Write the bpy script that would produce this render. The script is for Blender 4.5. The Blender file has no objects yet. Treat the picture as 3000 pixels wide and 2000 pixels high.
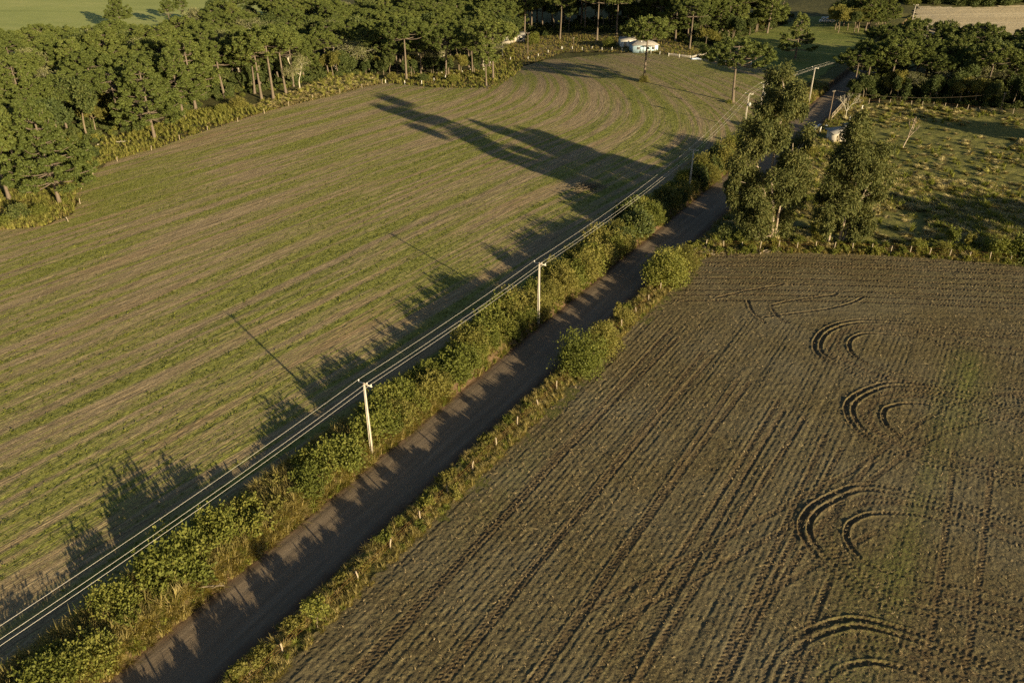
import bpy, math, random
import numpy as np
from mathutils import Vector

# ------------------------------------------------------------------ camera, sky, sun, exposure
SC = bpy.context.scene
COL = SC.collection
CAM_H, CAM_PITCH, FPX = 57.0, math.radians(30.5), 2333.0      # drone height, downward tilt, focal length on a 3000 px wide frame
cam = bpy.data.cameras.new('camera')
cam.sensor_width = 36.0
cam.lens = 36.0 * FPX / 3000.0
cam.clip_start, cam.clip_end = 0.5, 20000
cam_o = bpy.data.objects.new('camera', cam)
COL.objects.link(cam_o)
cam_o.location = (0, 0, CAM_H)
cam_o.rotation_euler = (math.radians(90) - CAM_PITCH, 0, 0)
SC.camera = cam_o

SUN_AZ = Vector((0.63, -0.777, 0)).normalized()
SUN_EL = math.radians(12.4)
w = bpy.data.worlds.new('World')
SC.world = w
w.use_nodes = True
nt = w.node_tree
nt.nodes.clear()
sky = nt.nodes.new('ShaderNodeTexSky')
sky.sky_type = 'NISHITA'
sky.sun_disc = False
sky.sun_elevation = SUN_EL
sky.sun_rotation = math.atan2(SUN_AZ.x, SUN_AZ.y)
sky.air_density, sky.dust_density, sky.ozone_density = 1.0, 1.0, 1.0
bg = nt.nodes.new('ShaderNodeBackground')
bg.inputs[1].default_value = 0.045
wo = nt.nodes.new('ShaderNodeOutputWorld')
nt.links.new(sky.outputs[0], bg.inputs[0])
nt.links.new(bg.outputs[0], wo.inputs[0])
sun = bpy.data.lights.new('sun', 'SUN')
sun.energy = 5.0
sun.angle = math.radians(0.5)
sun.color = (1.0, 0.80, 0.47)
sun_o = bpy.data.objects.new('sun', sun)
COL.objects.link(sun_o)
sdir = Vector((-SUN_AZ.x * math.cos(SUN_EL), -SUN_AZ.y * math.cos(SUN_EL), -math.sin(SUN_EL)))
sun_o.rotation_euler = sdir.to_track_quat('-Z', 'Y').to_euler()
SC.view_settings.view_transform = 'Standard'
SC.view_settings.look = 'None'
SC.view_settings.exposure = 1.15
SC.view_settings.gamma = 1.0
SC.view_settings.use_curve_mapping = False
SC.render.engine = 'CYCLES'
SC.cycles.max_bounces = 5
SC.cycles.diffuse_bounces = 3
SC.cycles.transmission_bounces = 3
SC.cycles.use_denoising = False

# ------------------------------------------------------------------ helpers: noise, terrain, survey
_tab = np.random.default_rng(5).random((64, 256, 256))[:24]
def vn(x, y, k=0):
    t = _tab[k % 24]
    xi, yi = np.floor(x).astype(np.int64), np.floor(y).astype(np.int64)
    fx, fy = x - xi, y - yi
    fx, fy = fx * fx * (3 - 2 * fx), fy * fy * (3 - 2 * fy)
    a, b, c, d = xi & 255, (xi + 1) & 255, yi & 255, (yi + 1) & 255
    return (t[a, c] * (1 - fx) + t[b, c] * fx) * (1 - fy) + (t[a, d] * (1 - fx) + t[b, d] * fx) * fy
def fbm(x, y, k=0, o=4):
    s, a, n = 0, 1, 0
    for i in range(o):
        s = s + a * vn(x * 2 ** i, y * 2 ** i, k + i); n += a; a *= 0.5
    return s / n
def ss(a, b, x):
    t = np.clip((np.asarray(x, float) - a) / (b - a), 0, 1)
    return t * t * (3 - 2 * t)
def T(x, y):                                        # the lie of the land, without the road cutting
    return -6.0 * ss(238, 330, y) * ss(75, -20, x) + 10.0 * ss(315, 480, y) * ss(120, 240, x)
def at(px, py, z=None):                             # survey of the photograph: ground point under a pixel of the 3000 x 2000 picture
    x, y = px - 1500.0, py - 1000.0
    d = (x, FPX * math.cos(CAM_PITCH) - y * math.sin(CAM_PITCH), -FPX * math.sin(CAM_PITCH) - y * math.cos(CAM_PITCH))
    zz = 0.0 if z is None else z
    for _ in range(12):
        t = (zz - CAM_H) / d[2]
        X, Y = d[0] * t, d[1] * t
        if z is not None: break
        zz = float(T(X, Y))
    return (X, Y, zz)
# the road is straight; s runs along it, p across it (p > 0 to the right)
RD = np.array([0.533, 0.846]); RN = np.array([0.846, -0.533]); RO = np.array([-37.5, 30.0])
def sp(x, y): return (x - RO[0]) * RD[0] + (y - RO[1]) * RD[1], (x - RO[0]) * RN[0] + (y - RO[1]) * RN[1]
def xy(s, p): return RO[0] + RD[0] * s + RN[0] * p, RO[1] + RD[1] * s + RN[1] * p
ROAD_Z = -1.25
def corridor_z(s, p):
    x, y = xy(s, p)
    e1 = 3.95 + 0.5 * (fbm(s * 0.35, p * 0 + 3.3, 3) - 0.5)
    e2 = 4.35 + 0.6 * (fbm(s * 0.3, p * 0 + 7.7, 6) - 0.5)
    l = ss(-e1 - 0.9, -e1, p)                       # 0 on the verge, 1 on the road
    r = ss(e2 + 1.5, e2, p)
    k = l * r
    base = T(x, y) - 0.05
    road = ROAD_Z + 0.10 * (1 - (p / 4.0) ** 2).clip(0, 1)
    verge = 0.25 * fbm(x * 0.5, y * 0.5, 9) - 0.12
    edge = ss(11, 8.5, np.abs(p))
    return base + k * road + (1 - k) * verge * edge

def inside(poly, x, y):
    poly = np.asarray(poly); n = len(poly); r = np.zeros(np.shape(x), bool); j = n - 1
    for i in range(n):
        xi, yi, xj, yj = poly[i, 0], poly[i, 1], poly[j, 0], poly[j, 1]
        c = ((yi > y) != (yj > y)) & (x < (xj - xi) * (y - yi) / (yj - yi + 1e-12) + xi)
        r ^= c; j = i
    return r

# ------------------------------------------------------------------ materials
def node_mat(name):
    m = bpy.data.materials.new(name); m.use_nodes = True
    t = m.node_tree; t.nodes.clear()
    out = t.nodes.new('ShaderNodeOutputMaterial')
    b = t.nodes.new('ShaderNodeBsdfPrincipled')
    b.inputs['Roughness'].default_value = 0.85
    b.inputs['Specular IOR Level'].default_value = 0.15
    t.links.new(b.outputs[0], out.inputs[0])
    return m, t, b, out
class N:
    def __init__(s, t): s.t = t
    def mk(s, typ, **kw):
        n = s.t.nodes.new(typ)
        for k, v in kw.items(): setattr(n, k, v)
        return n
    def put(s, sock, v):
        if hasattr(v, 'is_output') or isinstance(v, bpy.types.NodeSocket): s.t.links.new(v, sock)
        elif v is not None: sock.default_value = v
    def attr(s, name, o=2):
        n = s.mk('ShaderNodeAttribute', attribute_name=name); return n.outputs['Fac'] if o == 2 else n.outputs['Vector']
    def pos(s): return s.mk('ShaderNodeNewGeometry').outputs['Position']
    def objc(s): return s.mk('ShaderNodeTexCoord').outputs['Object']
    def rnd(s): return s.mk('ShaderNodeObjectInfo').outputs['Random']
    def scale(s, v, sc):
        n = s.mk('ShaderNodeVectorMath', operation='MULTIPLY'); s.put(n.inputs[0], v); n.inputs[1].default_value = sc; return n.outputs[0]
    def noise(s, v, scale=1.0, detail=4.0, rough=0.6, dist=0.0):
        n = s.mk('ShaderNodeTexNoise'); s.put(n.inputs['Vector'], v)
        n.inputs['Scale'].default_value = scale; n.inputs['Detail'].default_value = detail
        n.inputs['Roughness'].default_value = rough; n.inputs['Distortion'].default_value = dist
        return n.outputs['Fac']
    def math(s, op, a, b=0.0, c=None):
        n = s.mk('ShaderNodeMath', operation=op); s.put(n.inputs[0], a); s.put(n.inputs[1], b)
        if c is not None: s.put(n.inputs[2], c)
        return n.outputs[0]
    def rng(s, v, a, b, c=0.0, d=1.0):
        n = s.mk('ShaderNodeMapRange'); s.put(n.inputs[0], v)
        for i, q in enumerate((a, b, c, d)): n.inputs[i + 1].default_value = q
        return n.outputs[0]
    def mix(s, f, a, b, mode='MIX'):
        n = s.mk('ShaderNodeMix', data_type='RGBA', blend_type=mode)
        s.put(n.inputs[0], f)
        for i, q in ((6, a), (7, b)):
            s.put(n.inputs[i], (*q, 1) if isinstance(q, tuple) else q)
        return n.outputs[2]
    def ramp(s, f, stops):
        n = s.mk('ShaderNodeValToRGB'); s.put(n.inputs[0], f); e = n.color_ramp.elements
        while len(e) < len(stops): e.new(0.5)
        for el, (p, c) in zip(e, stops): el.position = p; el.color = (*c, 1)
        return n.outputs[0]
    def bump(s, h, strength=0.5, dist=0.1):
        n = s.mk('ShaderNodeBump'); s.put(n.inputs['Height'], h); n.inputs['Strength'].default_value = strength; n.inputs['Distance'].default_value = dist
        return n.outputs[0]

def leaf_mat(name, stops, transl=0.25, var=0.35, tcol=None, rough=0.6):
    m, t, b, out = node_mat(name); n = N(t)
    tint = n.attr('tint')
    f = n.math('ADD', n.math('MULTIPLY', tint, 1 - var), n.math('MULTIPLY', n.rnd(), var))
    c = n.ramp(f, stops)
    n.put(b.inputs['Base Color'], c); b.inputs['Roughness'].default_value = rough; b.inputs['Specular IOR Level'].default_value = 0.2
    tr = n.mk('ShaderNodeBsdfTranslucent')
    n.put(tr.inputs[0], n.mix(1.0, c, tcol or (1.2, 1.15, 0.5), 'MULTIPLY'))
    mx = n.mk('ShaderNodeMixShader'); mx.inputs[0].default_value = transl
    t.links.new(b.outputs[0], mx.inputs[1]); t.links.new(tr.outputs[0], mx.inputs[2]); t.links.new(mx.outputs[0], out.inputs[0])
    return m
def plain(name, c1, c2, scale=3.0, rough=0.8, bump=0.3, stretch=(1, 1, 1), metal=0.0, spec=0.2, dist=0.05):
    m, t, b, out = node_mat(name); n = N(t)
    f = n.noise(n.scale(n.objc(), stretch), scale, 5)
    n.put(b.inputs['Base Color'], n.ramp(f, [(0.3, c1), (0.7, c2)]))
    b.inputs['Roughness'].default_value = rough; b.inputs['Metallic'].default_value = metal; b.inputs['Specular IOR Level'].default_value = spec
    if bump: n.put(b.inputs['Normal'], n.bump(f, bump, dist))
    return m

M = {}
M['araucaria'] = leaf_mat('araucaria_needles', [(0.0, (0.045, 0.062, 0.016)), (0.5, (0.095, 0.118, 0.028)), (1.0, (0.165, 0.170, 0.045))], 0.15, 0.3)
M['dark_leaf'] = leaf_mat('forest_leaf', [(0.0, (0.034, 0.050, 0.018)), (0.5, (0.066, 0.088, 0.026)), (1.0, (0.125, 0.135, 0.042))], 0.2)
M['pale_leaf'] = leaf_mat('lichen_leaf', [(0.0, (0.09, 0.10, 0.045)), (0.5, (0.16, 0.165, 0.075)), (1.0, (0.26, 0.25, 0.13))], 0.2)
M['euc_leaf'] = leaf_mat('eucalyptus_leaf', [(0.0, (0.042, 0.056, 0.018)), (0.5, (0.090, 0.102, 0.032)), (1.0, (0.185, 0.165, 0.055))], 0.2, 0.1, rough=0.7)
M['bush_leaf'] = leaf_mat('hedge_leaf', [(0.0, (0.062, 0.078, 0.018)), (0.5, (0.140, 0.160, 0.034)), (1.0, (0.255, 0.240, 0.060))], 0.35, 0.4)
M['bush_olive'] = leaf_mat('olive_leaf', [(0.0, (0.080, 0.085, 0.022)), (0.5, (0.170, 0.165, 0.042)), (1.0, (0.285, 0.250, 0.075))], 0.35, 0.4)
M['gold_grass'] = leaf_mat('dry_grass', [(0.0, (0.13, 0.115, 0.036)), (0.5, (0.28, 0.235, 0.085)), (1.0, (0.46, 0.38, 0.18))], 0.35, 0.5)
M['green_grass'] = leaf_mat('green_grass', [(0.0, (0.085, 0.100, 0.020)), (0.5, (0.165, 0.190, 0.036)), (1.0, (0.27, 0.27, 0.065))], 0.35, 0.5)
M['reed_grass'] = leaf_mat('reed_grass', [(0.0, (0.12, 0.135, 0.028)), (0.5, (0.23, 0.235, 0.055)), (1.0, (0.38, 0.345, 0.115))], 0.3, 0.5)
M['tussock'] = leaf_mat('pale_tussock', [(0.0, (0.17, 0.15, 0.06)), (0.5, (0.36, 0.31, 0.14)), (1.0, (0.56, 0.49, 0.27))], 0.3, 0.5)
M['straw'] = leaf_mat('straw_bits', [(0.0, (0.07, 0.05, 0.03)), (0.5, (0.21, 0.16, 0.085)), (1.0, (0.40, 0.32, 0.19))], 0.1, 0.5)
M['bark'] = plain('pine_bark', (0.085, 0.066, 0.050), (0.19, 0.155, 0.125), 4.0, 0.9, 0.6, (1, 1, 4))
M['pale_bark'] = plain('pale_bark', (0.26, 0.24, 0.19), (0.46, 0.42, 0.34), 2.0, 0.8, 0.4, (1, 1, 0.5))
M['euc_bark'] = plain('eucalyptus_bark', (0.20, 0.15, 0.11), (0.40, 0.34, 0.27), 1.2, 0.7, 0.3, (1, 1, 0.35))
M['twig'] = plain('twig_bark', (0.10, 0.08, 0.055), (0.22, 0.18, 0.13), 3.0, 0.9, 0.2)
M['concrete'] = plain('pole_concrete', (0.42, 0.38, 0.33), (0.60, 0.56, 0.50), 1.5, 0.85, 0.2, (1, 1, 0.3))
M['pole_wood'] = plain('pole_wood', (0.10, 0.075, 0.055), (0.22, 0.17, 0.125), 2.5, 0.9, 0.4, (3, 3, 0.4))
M['post_wood'] = plain('post_wood', (0.22, 0.18, 0.13), (0.42, 0.36, 0.27), 4.0, 0.9, 0.3, (2, 2, 0.5))
M['ceramic'] = plain('insulator_ceramic', (0.55, 0.53, 0.50), (0.72, 0.70, 0.66), 2.0, 0.35, 0.0, spec=0.5)
M['steel'] = plain('galvanised_steel', (0.45, 0.45, 0.44), (0.60, 0.60, 0.58), 6.0, 0.45, 0.0, metal=0.6)
M['wire'] = plain('aluminium_wire', (0.62, 0.58, 0.52), (0.74, 0.70, 0.64), 1.0, 0.45, 0.0, metal=0.3, spec=0.5)
M['rust'] = plain('rusty_iron', (0.16, 0.07, 0.03), (0.30, 0.14, 0.06), 8.0, 0.9, 0.2)
M['blue_wall'] = plain('blue_boards', (0.34, 0.50, 0.62), (0.46, 0.62, 0.73), 2.0, 0.8, 0.1)
M['white_wall'] = plain('white_plaster', (0.58, 0.57, 0.54), (0.78, 0.77, 0.73), 1.5, 0.85, 0.15)
M['red_wall'] = plain('red_boards', (0.42, 0.03, 0.04), (0.55, 0.06, 0.06), 2.0, 0.7, 0.1)
M['roof_grey'] = plain('fibre_cement', (0.20, 0.19, 0.18), (0.38, 0.36, 0.33), 1.2, 0.9, 0.2, (1, 1, 1))
M['glass'] = plain('window_glass', (0.03, 0.035, 0.04), (0.05, 0.055, 0.06), 1.0, 0.12, 0.0, spec=0.6)
M['white_plastic'] = plain('white_plastic', (0.66, 0.67, 0.70), (0.82, 0.83, 0.85), 1.5, 0.4, 0.2, spec=0.4)
M['blue_plastic'] = plain('blue_white_sheet', (0.30, 0.42, 0.62), (0.80, 0.82, 0.84), 1.3, 0.45, 0.3, spec=0.4)
M['red_soil'] = plain('red_soil', (0.16, 0.075, 0.035), (0.28, 0.14, 0.07), 2.0, 0.95, 0.5)

def mat_left_field():
    m, t, b, out = node_mat('sprouting_stubble'); n = N(t)
    rc = n.attr('rc', 1); g = n.attr('green'); p = n.pos()
    fine = n.noise(n.scale(rc, (2.2, 0.16, 1)), 1.0, 5, 0.7)
    streak = n.noise(n.scale(rc, (5.5, 0.22, 1)), 1.0, 3, 0.6)
    grain = n.noise(p, 3.2, 4, 0.75)
    broad = n.noise(n.scale(rc, (0.16, 0.02, 1)), 1.0, 3, 0.6)
    soil = n.ramp(n.math('ADD', n.math('MULTIPLY', fine, 0.55), n.math('MULTIPLY', grain, 0.45)),
                  [(0.30, (0.080, 0.062, 0.036)), (0.45, (0.205, 0.158, 0.092)), (0.58, (0.345, 0.270, 0.165)), (0.74, (0.54, 0.44, 0.29))])
    soil = n.mix(n.rng(broad, 0.5, 0.72), soil, n.mix(0.6, soil, (0.26, 0.18, 0.095)))
    lines = n.noise(n.scale(rc, (4.2, 0.07, 1)), 1.0, 3, 0.7)
    soil = n.mix(n.rng(lines, 0.43, 0.33, 0.0, 0.75), soil, (0.062, 0.046, 0.032))
    soil = n.mix(n.rng(lines, 0.60, 0.72, 0.0, 0.55), soil, (0.56, 0.46, 0.30))
    grass = n.ramp(grain, [(0.25, (0.095, 0.105, 0.022)), (0.55, (0.195, 0.215, 0.045)), (0.8, (0.33, 0.33, 0.095))])
    gf = n.math('ADD', g, n.math('ADD', n.math('MULTIPLY', n.math('SUBTRACT', grain, 0.5), 0.9), n.math('MULTIPLY', n.math('SUBTRACT', streak, 0.5), 0.7)))
    n.put(b.inputs['Base Color'], n.mix(n.rng(gf, 0.32, 0.78, 0.0, 0.88), soil, grass))
    h = n.math('ADD', n.math('MULTIPLY', grain, 0.6), n.math('ADD', n.math('MULTIPLY', streak, 0.5), n.math('ADD', n.math('MULTIPLY', fine, 0.4), n.math('MULTIPLY', lines, 0.7))))
    n.put(b.inputs['Normal'], n.bump(h, 0.8, 0.30))
    b.inputs['Roughness'].default_value = 0.95
    return m
def mat_right_field():
    m, t, b, out = node_mat('tracked_soil'); n = N(t)
    p = n.pos(); g = n.attr('green'); tr = n.attr('track')
    grain = n.noise(p, 7.0, 4, 0.8)
    mid = n.noise(p, 1.1, 4, 0.65)
    broad = n.noise(p, 0.07, 3, 0.6)
    soil = n.ramp(n.math('ADD', n.math('MULTIPLY', grain, 0.62), n.math('MULTIPLY', mid, 0.38)),
                  [(0.32, (0.038, 0.029, 0.019)), (0.47, (0.090, 0.072, 0.038)), (0.58, (0.165, 0.136, 0.066)), (0.74, (0.40, 0.34, 0.17))])
    soil = n.mix(n.rng(broad, 0.42, 0.68), soil, n.mix(0.45, soil, (0.165, 0.150, 0.105)))
    soil = n.mix(n.rng(tr, 0.15, 1.0, 0.0, 0.65), soil, n.mix(0.4, (0.120, 0.072, 0.040), soil))
    grass = n.ramp(grain, [(0.3, (0.055, 0.070, 0.016)), (0.7, (0.165, 0.185, 0.042))])
    gf = n.math('ADD', g, n.math('MULTIPLY', n.math('SUBTRACT', grain, 0.5), 1.3))
    n.put(b.inputs['Base Color'], n.mix(n.rng(gf, 0.46, 0.76, 0.0, 0.8), soil, grass))
    n.put(b.inputs['Normal'], n.bump(n.math('ADD', grain, n.math('MULTIPLY', mid, 0.5)), 0.7, 0.12))
    b.inputs['Roughness'].default_value = 0.95
    return m
def mat_road():
    m, t, b, out = node_mat('gravel_road'); n = N(t)
    rc = n.attr('rc', 1)
    a = n.noise(n.scale(rc, (1.3, 0.06, 1)), 1.0, 4, 0.6)
    g = n.noise(n.pos(), 9.0, 4, 0.8); q = n.noise(n.pos(), 0.5, 4, 0.6)
    c = n.ramp(n.math('ADD', n.math('MULTIPLY', g, 0.45), n.math('MULTIPLY', a, 0.55)), [(0.28, (0.125, 0.095, 0.068)), (0.5, (0.190, 0.148, 0.106)), (0.75, (0.29, 0.235, 0.175))])
    e = n.rng(n.math('ADD', n.math('ABSOLUTE', n.attr('pp')), n.math('MULTIPLY', n.math('SUBTRACT', q, 0.5), 1.6)), 2.9, 3.9)
    c = n.mix(e, c, n.mix(q, (0.085, 0.052, 0.034), (0.150, 0.098, 0.064)))
    n.put(b.inputs['Base Color'], c)
    n.put(b.inputs['Normal'], n.bump(n.math('ADD', g, n.math('MULTIPLY', a, 1.5)), 0.6, 0.08))
    b.inputs['Roughness'].default_value = 0.95
    return m
def mat_verge():
    m, t, b, out = node_mat('red_earth_bank'); n = N(t); p = n.pos()
    q = n.noise(p, 0.8, 5, 0.7); g = n.noise(p, 5.0, 4, 0.75)
    soil = n.ramp(g, [(0.3, (0.070, 0.045, 0.028)), (0.55, (0.130, 0.085, 0.050)), (0.75, (0.20, 0.14, 0.085))])
    gr = n.ramp(g, [(0.3, (0.045, 0.055, 0.016)), (0.6, (0.120, 0.115, 0.036)), (0.8, (0.24, 0.19, 0.08))])
    f = n.rng(n.math('ADD', n.math('ABSOLUTE', n.attr('pp')), n.math('MULTIPLY', n.math('SUBTRACT', q, 0.5), 2.0)), 4.4, 5.4)
    n.put(b.inputs['Base Color'], n.mix(f, soil, gr)); n.put(b.inputs['Normal'], n.bump(n.math('ADD', g, q), 0.8, 0.2))
    return m
def mat_grassland(name, stops, sc=0.6, rows=None, bstr=0.8, bd=0.3):
    m, t, b, out = node_mat(name); n = N(t); p = n.pos()
    q = n.noise(p, 0.045, 4, 0.6); g = n.noise(p, sc, 6, 0.75)
    f = n.math('ADD', n.math('MULTIPLY', g, 0.6), n.math('MULTIPLY', q, 0.4))
    if rows:
        v = n.mk('ShaderNodeVectorRotate', rotation_type='Z_AXIS'); n.put(v.inputs['Vector'], p); v.inputs['Angle'].default_value = math.radians(rows[0])
        r = n.noise(n.scale(v.outputs[0], (rows[1], 0.012, 0.0)), 1.0, 4, 0.65, 0.3)
        f = n.math('ADD', n.math('MULTIPLY', f, 1 - rows[2]), n.math('MULTIPLY', r, rows[2]))
    n.put(b.inputs['Base Color'], n.ramp(f, stops)); n.put(b.inputs['Normal'], n.bump(g, bstr, bd))
    b.inputs['Roughness'].default_value = 0.95
    return m
M['left_field'] = mat_left_field()
M['right_field'] = mat_right_field()
M['road'] = mat_road()
M['verge'] = mat_verge()
M['ground'] = mat_grassland('forest_floor', [(0.32, (0.035, 0.034, 0.018)), (0.5, (0.075, 0.075, 0.028)), (0.66, (0.15, 0.135, 0.052))])
M['pasture'] = mat_grassland('rough_pasture', [(0.33, (0.060, 0.065, 0.022)), (0.47, (0.125, 0.130, 0.036)), (0.58, (0.195, 0.185, 0.058)), (0.70, (0.31, 0.26, 0.11))], 0.9)
M['meadow'] = mat_grassland('green_meadow', [(0.30, (0.080, 0.100, 0.026)), (0.48, (0.140, 0.170, 0.040)), (0.60, (0.215, 0.215, 0.070)), (0.72, (0.28, 0.23, 0.11))], 0.8, (-60, 0.25, 0.45))
M['pale_field'] = mat_grassland('harvested_field', [(0.30, (0.30, 0.245, 0.15)), (0.5, (0.45, 0.375, 0.245)), (0.72, (0.58, 0.50, 0.35))], 0.7, (-86, 0.30, 0.7))
M['far_green'] = mat_grassland('distant_crop', [(0.30, (0.20, 0.235, 0.070)), (0.5, (0.29, 0.325, 0.105)), (0.72, (0.41, 0.40, 0.16))], 0.5, (-75, 0.08, 0.55), 0.4)
M['yard'] = mat_grassland('dry_yard', [(0.30, (0.12, 0.085, 0.045)), (0.5, (0.20, 0.165, 0.075)), (0.7, (0.34, 0.26, 0.15))], 0.5)

# ------------------------------------------------------------------ helpers: meshes
class MB:
    """collects vertices and faces of one mesh object"""
    def __init__(s): s.v, s.q, s.t, s.mi_q, s.mi_t, s.tint, s.n = [], [], [], [], [], [], 0
    def add(s, v, q=None, t=None, mi=0, tint=0.5):
        v = np.asarray(v, float).reshape(-1, 3)
        s.v.append(v); s.tint.append(np.broadcast_to(np.asarray(tint, float), (len(v),)))
        if q is not None and len(q): q = np.asarray(q).reshape(-1, 4) + s.n; s.q.append(q); s.mi_q.append(np.full(len(q), mi))
        if t is not None and len(t): t = np.asarray(t).reshape(-1, 3) + s.n; s.t.append(t); s.mi_t.append(np.full(len(t), mi))
        s.n += len(v)
    def box(s, c, sz, mi=0, rot=0.0, tint=0.5):
        a = np.array([[x, y, z] for z in (-.5, .5) for y in (-.5, .5) for x in (-.5, .5)]) * np.asarray(sz)
        if rot: cr, sr = math.cos(rot), math.sin(rot); a = np.stack([a[:, 0] * cr - a[:, 1] * sr, a[:, 0] * sr + a[:, 1] * cr, a[:, 2]], 1)
        s.add(a + np.asarray(c), [(0, 2, 3, 1), (4, 5, 7, 6), (0, 1, 5, 4), (2, 6, 7, 3), (0, 4, 6, 2), (1, 3, 7, 5)], mi=mi, tint=tint)
    def frustum(s, c0, s0, c1, s1, mi=0):               # tapered box between two rectangles
        a = []
        for c, z in ((c0, s0), (c1, s1)):
            for y in (-.5, .5):
                for x in (-.5, .5): a.append((c[0] + x * z[0], c[1] + y * z[1], c[2]))
        s.add(a, [(0, 2, 3, 1), (4, 5, 7, 6), (0, 1, 5, 4), (2, 6, 7, 3), (0, 4, 6, 2), (1, 3, 7, 5)], mi=mi)
    def tube(s, pts, rad, k=6, mi=0, tint=0.5, cap=True):
        pts = np.asarray(pts, float); m = len(pts); rad = np.broadcast_to(np.asarray(rad, float), (m,))
        tg = np.gradient(pts, axis=0); tg /= np.linalg.norm(tg, axis=1, keepdims=True) + 1e-9
        up = np.array([0, 0, 1.0]) if abs(tg[0, 2]) < 0.9 else np.array([1.0, 0, 0])
        a = np.cross(tg, up); a /= np.linalg.norm(a, axis=1, keepdims=True) + 1e-9
        b = np.cross(tg, a)
        th = np.arange(k) * 2 * math.pi / k
        ring = pts[:, None] + rad[:, None, None] * (a[:, None] * np.cos(th)[None, :, None] + b[:, None] * np.sin(th)[None, :, None])
        i = np.arange(m - 1)[:, None] * k; j = np.arange(k)[None]; j2 = (j + 1) % k
        q = np.stack([i + j, i + j2, i + k + j2, i + k + j], -1).reshape(-1, 4)
        v = ring.reshape(-1, 3); t = None
        if cap:
            v = np.vstack([v, pts[-1] + tg[-1] * rad[-1] * 0.3]); e = m * k; o = (m - 1) * k
            t = [(o + x, o + (x + 1) % k, e) for x in range(k)]
        s.add(v, q, t, mi, tint)
    def leaves(s, P, D, Wd, L, W, mi=0, tint=0.5):      # rhombic leaf blades: base P, axis D, width direction Wd
        n = len(P); L = np.broadcast_to(L, (n,))[:, None]; W = np.broadcast_to(W, (n,))[:, None]
        mid = P + D * L * 0.5; sd = Wd * W * 0.5
        v = np.stack([P, mid + sd, P + D * L, mid - sd], 1).reshape(-1, 3)
        q = np.arange(n * 4).reshape(-1, 4)
        s.add(v, q, mi=mi, tint=np.repeat(np.broadcast_to(tint, (n,)), 4))
    def mesh(s, name, mats, smooth=False):
        me = bpy.data.meshes.new(name)
        v = np.concatenate(s.v) if s.v else np.zeros((0, 3))
        q = np.concatenate(s.q) if s.q else np.zeros((0, 4), int); t = np.concatenate(s.t) if s.t else np.zeros((0, 3), int)
        fill(me, v, q, t)
        me.polygons.foreach_set('material_index', np.concatenate([*s.mi_q, *s.mi_t]).astype(np.int32))
        a = me.attributes.new('tint', 'FLOAT', 'POINT'); a.data.foreach_set('value', np.concatenate(s.tint).astype(np.float32))
        for mm in mats: me.materials.append(M[mm])
        if smooth: me.polygons.foreach_set('use_smooth', np.ones(len(me.polygons), bool))
        me.update()
        return me
def fill(me, v, q, t):
    nl = len(q) * 4 + len(t) * 3
    me.vertices.add(len(v)); me.vertices.foreach_set('co', np.ascontiguousarray(v, np.float32).ravel())
    me.loops.add(nl); me.loops.foreach_set('vertex_index', np.concatenate([q.ravel(), t.ravel()]).astype(np.int32))
    me.polygons.add(len(q) + len(t))
    me.polygons.foreach_set('loop_start', np.concatenate([np.arange(len(q)) * 4, len(q) * 4 + np.arange(len(t)) * 3]).astype(np.int32))
    me.update(calc_edges=True)
def link(name, me, parent=None, loc=(0, 0, 0), rot=(0, 0, 0), scl=(1, 1, 1)):
    o = bpy.data.objects.new(name, me); COL.objects.link(o)
    o.location, o.rotation_euler, o.scale = loc, rot, scl
    if parent: o.parent = parent
    return o
def tag(o, label, cat, group=None):
    o['label'] = label; o['category'] = cat
    if group: o['group'] = group
    return o
def thing(name, label, cat, loc, rz=0.0, scl=1.0, group=None):
    s3 = (scl, scl, scl) if np.isscalar(scl) else scl
    return tag(link(name, None, None, loc, (0, 0, rz), s3), label, cat, group)
def structure(o): o['kind'] = 'structure'; return o
def spawn(name, proto, label, cat, loc, rz=0.0, scl=1.0, group=None):   # a thing and its parts, sharing mesh data with its look-alikes
    r = thing(name, label, cat, loc, rz, scl, group)
    for pn, me in proto: link(pn, me, r)
    return r
def rv(g, n): d = g.normal(size=(n, 3)); return d / np.linalg.norm(d, axis=1, keepdims=True)
def perp(D, g):
    r = rv(g, len(D)); a = np.cross(D, r); return a / (np.linalg.norm(a, axis=1, keepdims=True) + 1e-9)
def unit(v): return v / (np.linalg.norm(v, axis=-1, keepdims=True) + 1e-9)

def grid_mesh(name, X, Y, Z, mat, keep=None, attrs=None, smooth=True):
    ny, nx = X.shape
    i = np.arange(ny * nx).reshape(ny, nx)
    q = np.stack([i[:-1, :-1], i[:-1, 1:], i[1:, 1:], i[1:, :-1]], -1).reshape(-1, 4)
    if keep is not None:
        k = keep[:-1, :-1] & keep[:-1, 1:] & keep[1:, 1:] & keep[1:, :-1]
        q = q[k.ravel()]
    used = np.zeros(ny * nx, bool); used[q.ravel()] = True
    re = np.cumsum(used) - 1
    v = np.stack([X.ravel(), Y.ravel(), Z.ravel()], 1)[used]
    me = bpy.data.meshes.new(name); fill(me, v, re[q], np.zeros((0, 3), int))
    for an, av in (attrs or {}).items():
        if av.ndim == 3:
            a = me.attributes.new(an, 'FLOAT_VECTOR', 'POINT'); a.data.foreach_set('vector', av.reshape(-1, 3)[used].astype(np.float32).ravel())
        else:
            a = me.attributes.new(an, 'FLOAT', 'POINT'); a.data.foreach_set('value', av.ravel()[used].astype(np.float32))
    me.materials.append(M[mat])
    me.polygons.foreach_set('use_smooth', np.full(len(me.polygons), smooth))
    return structure(link(name, me))

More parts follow.
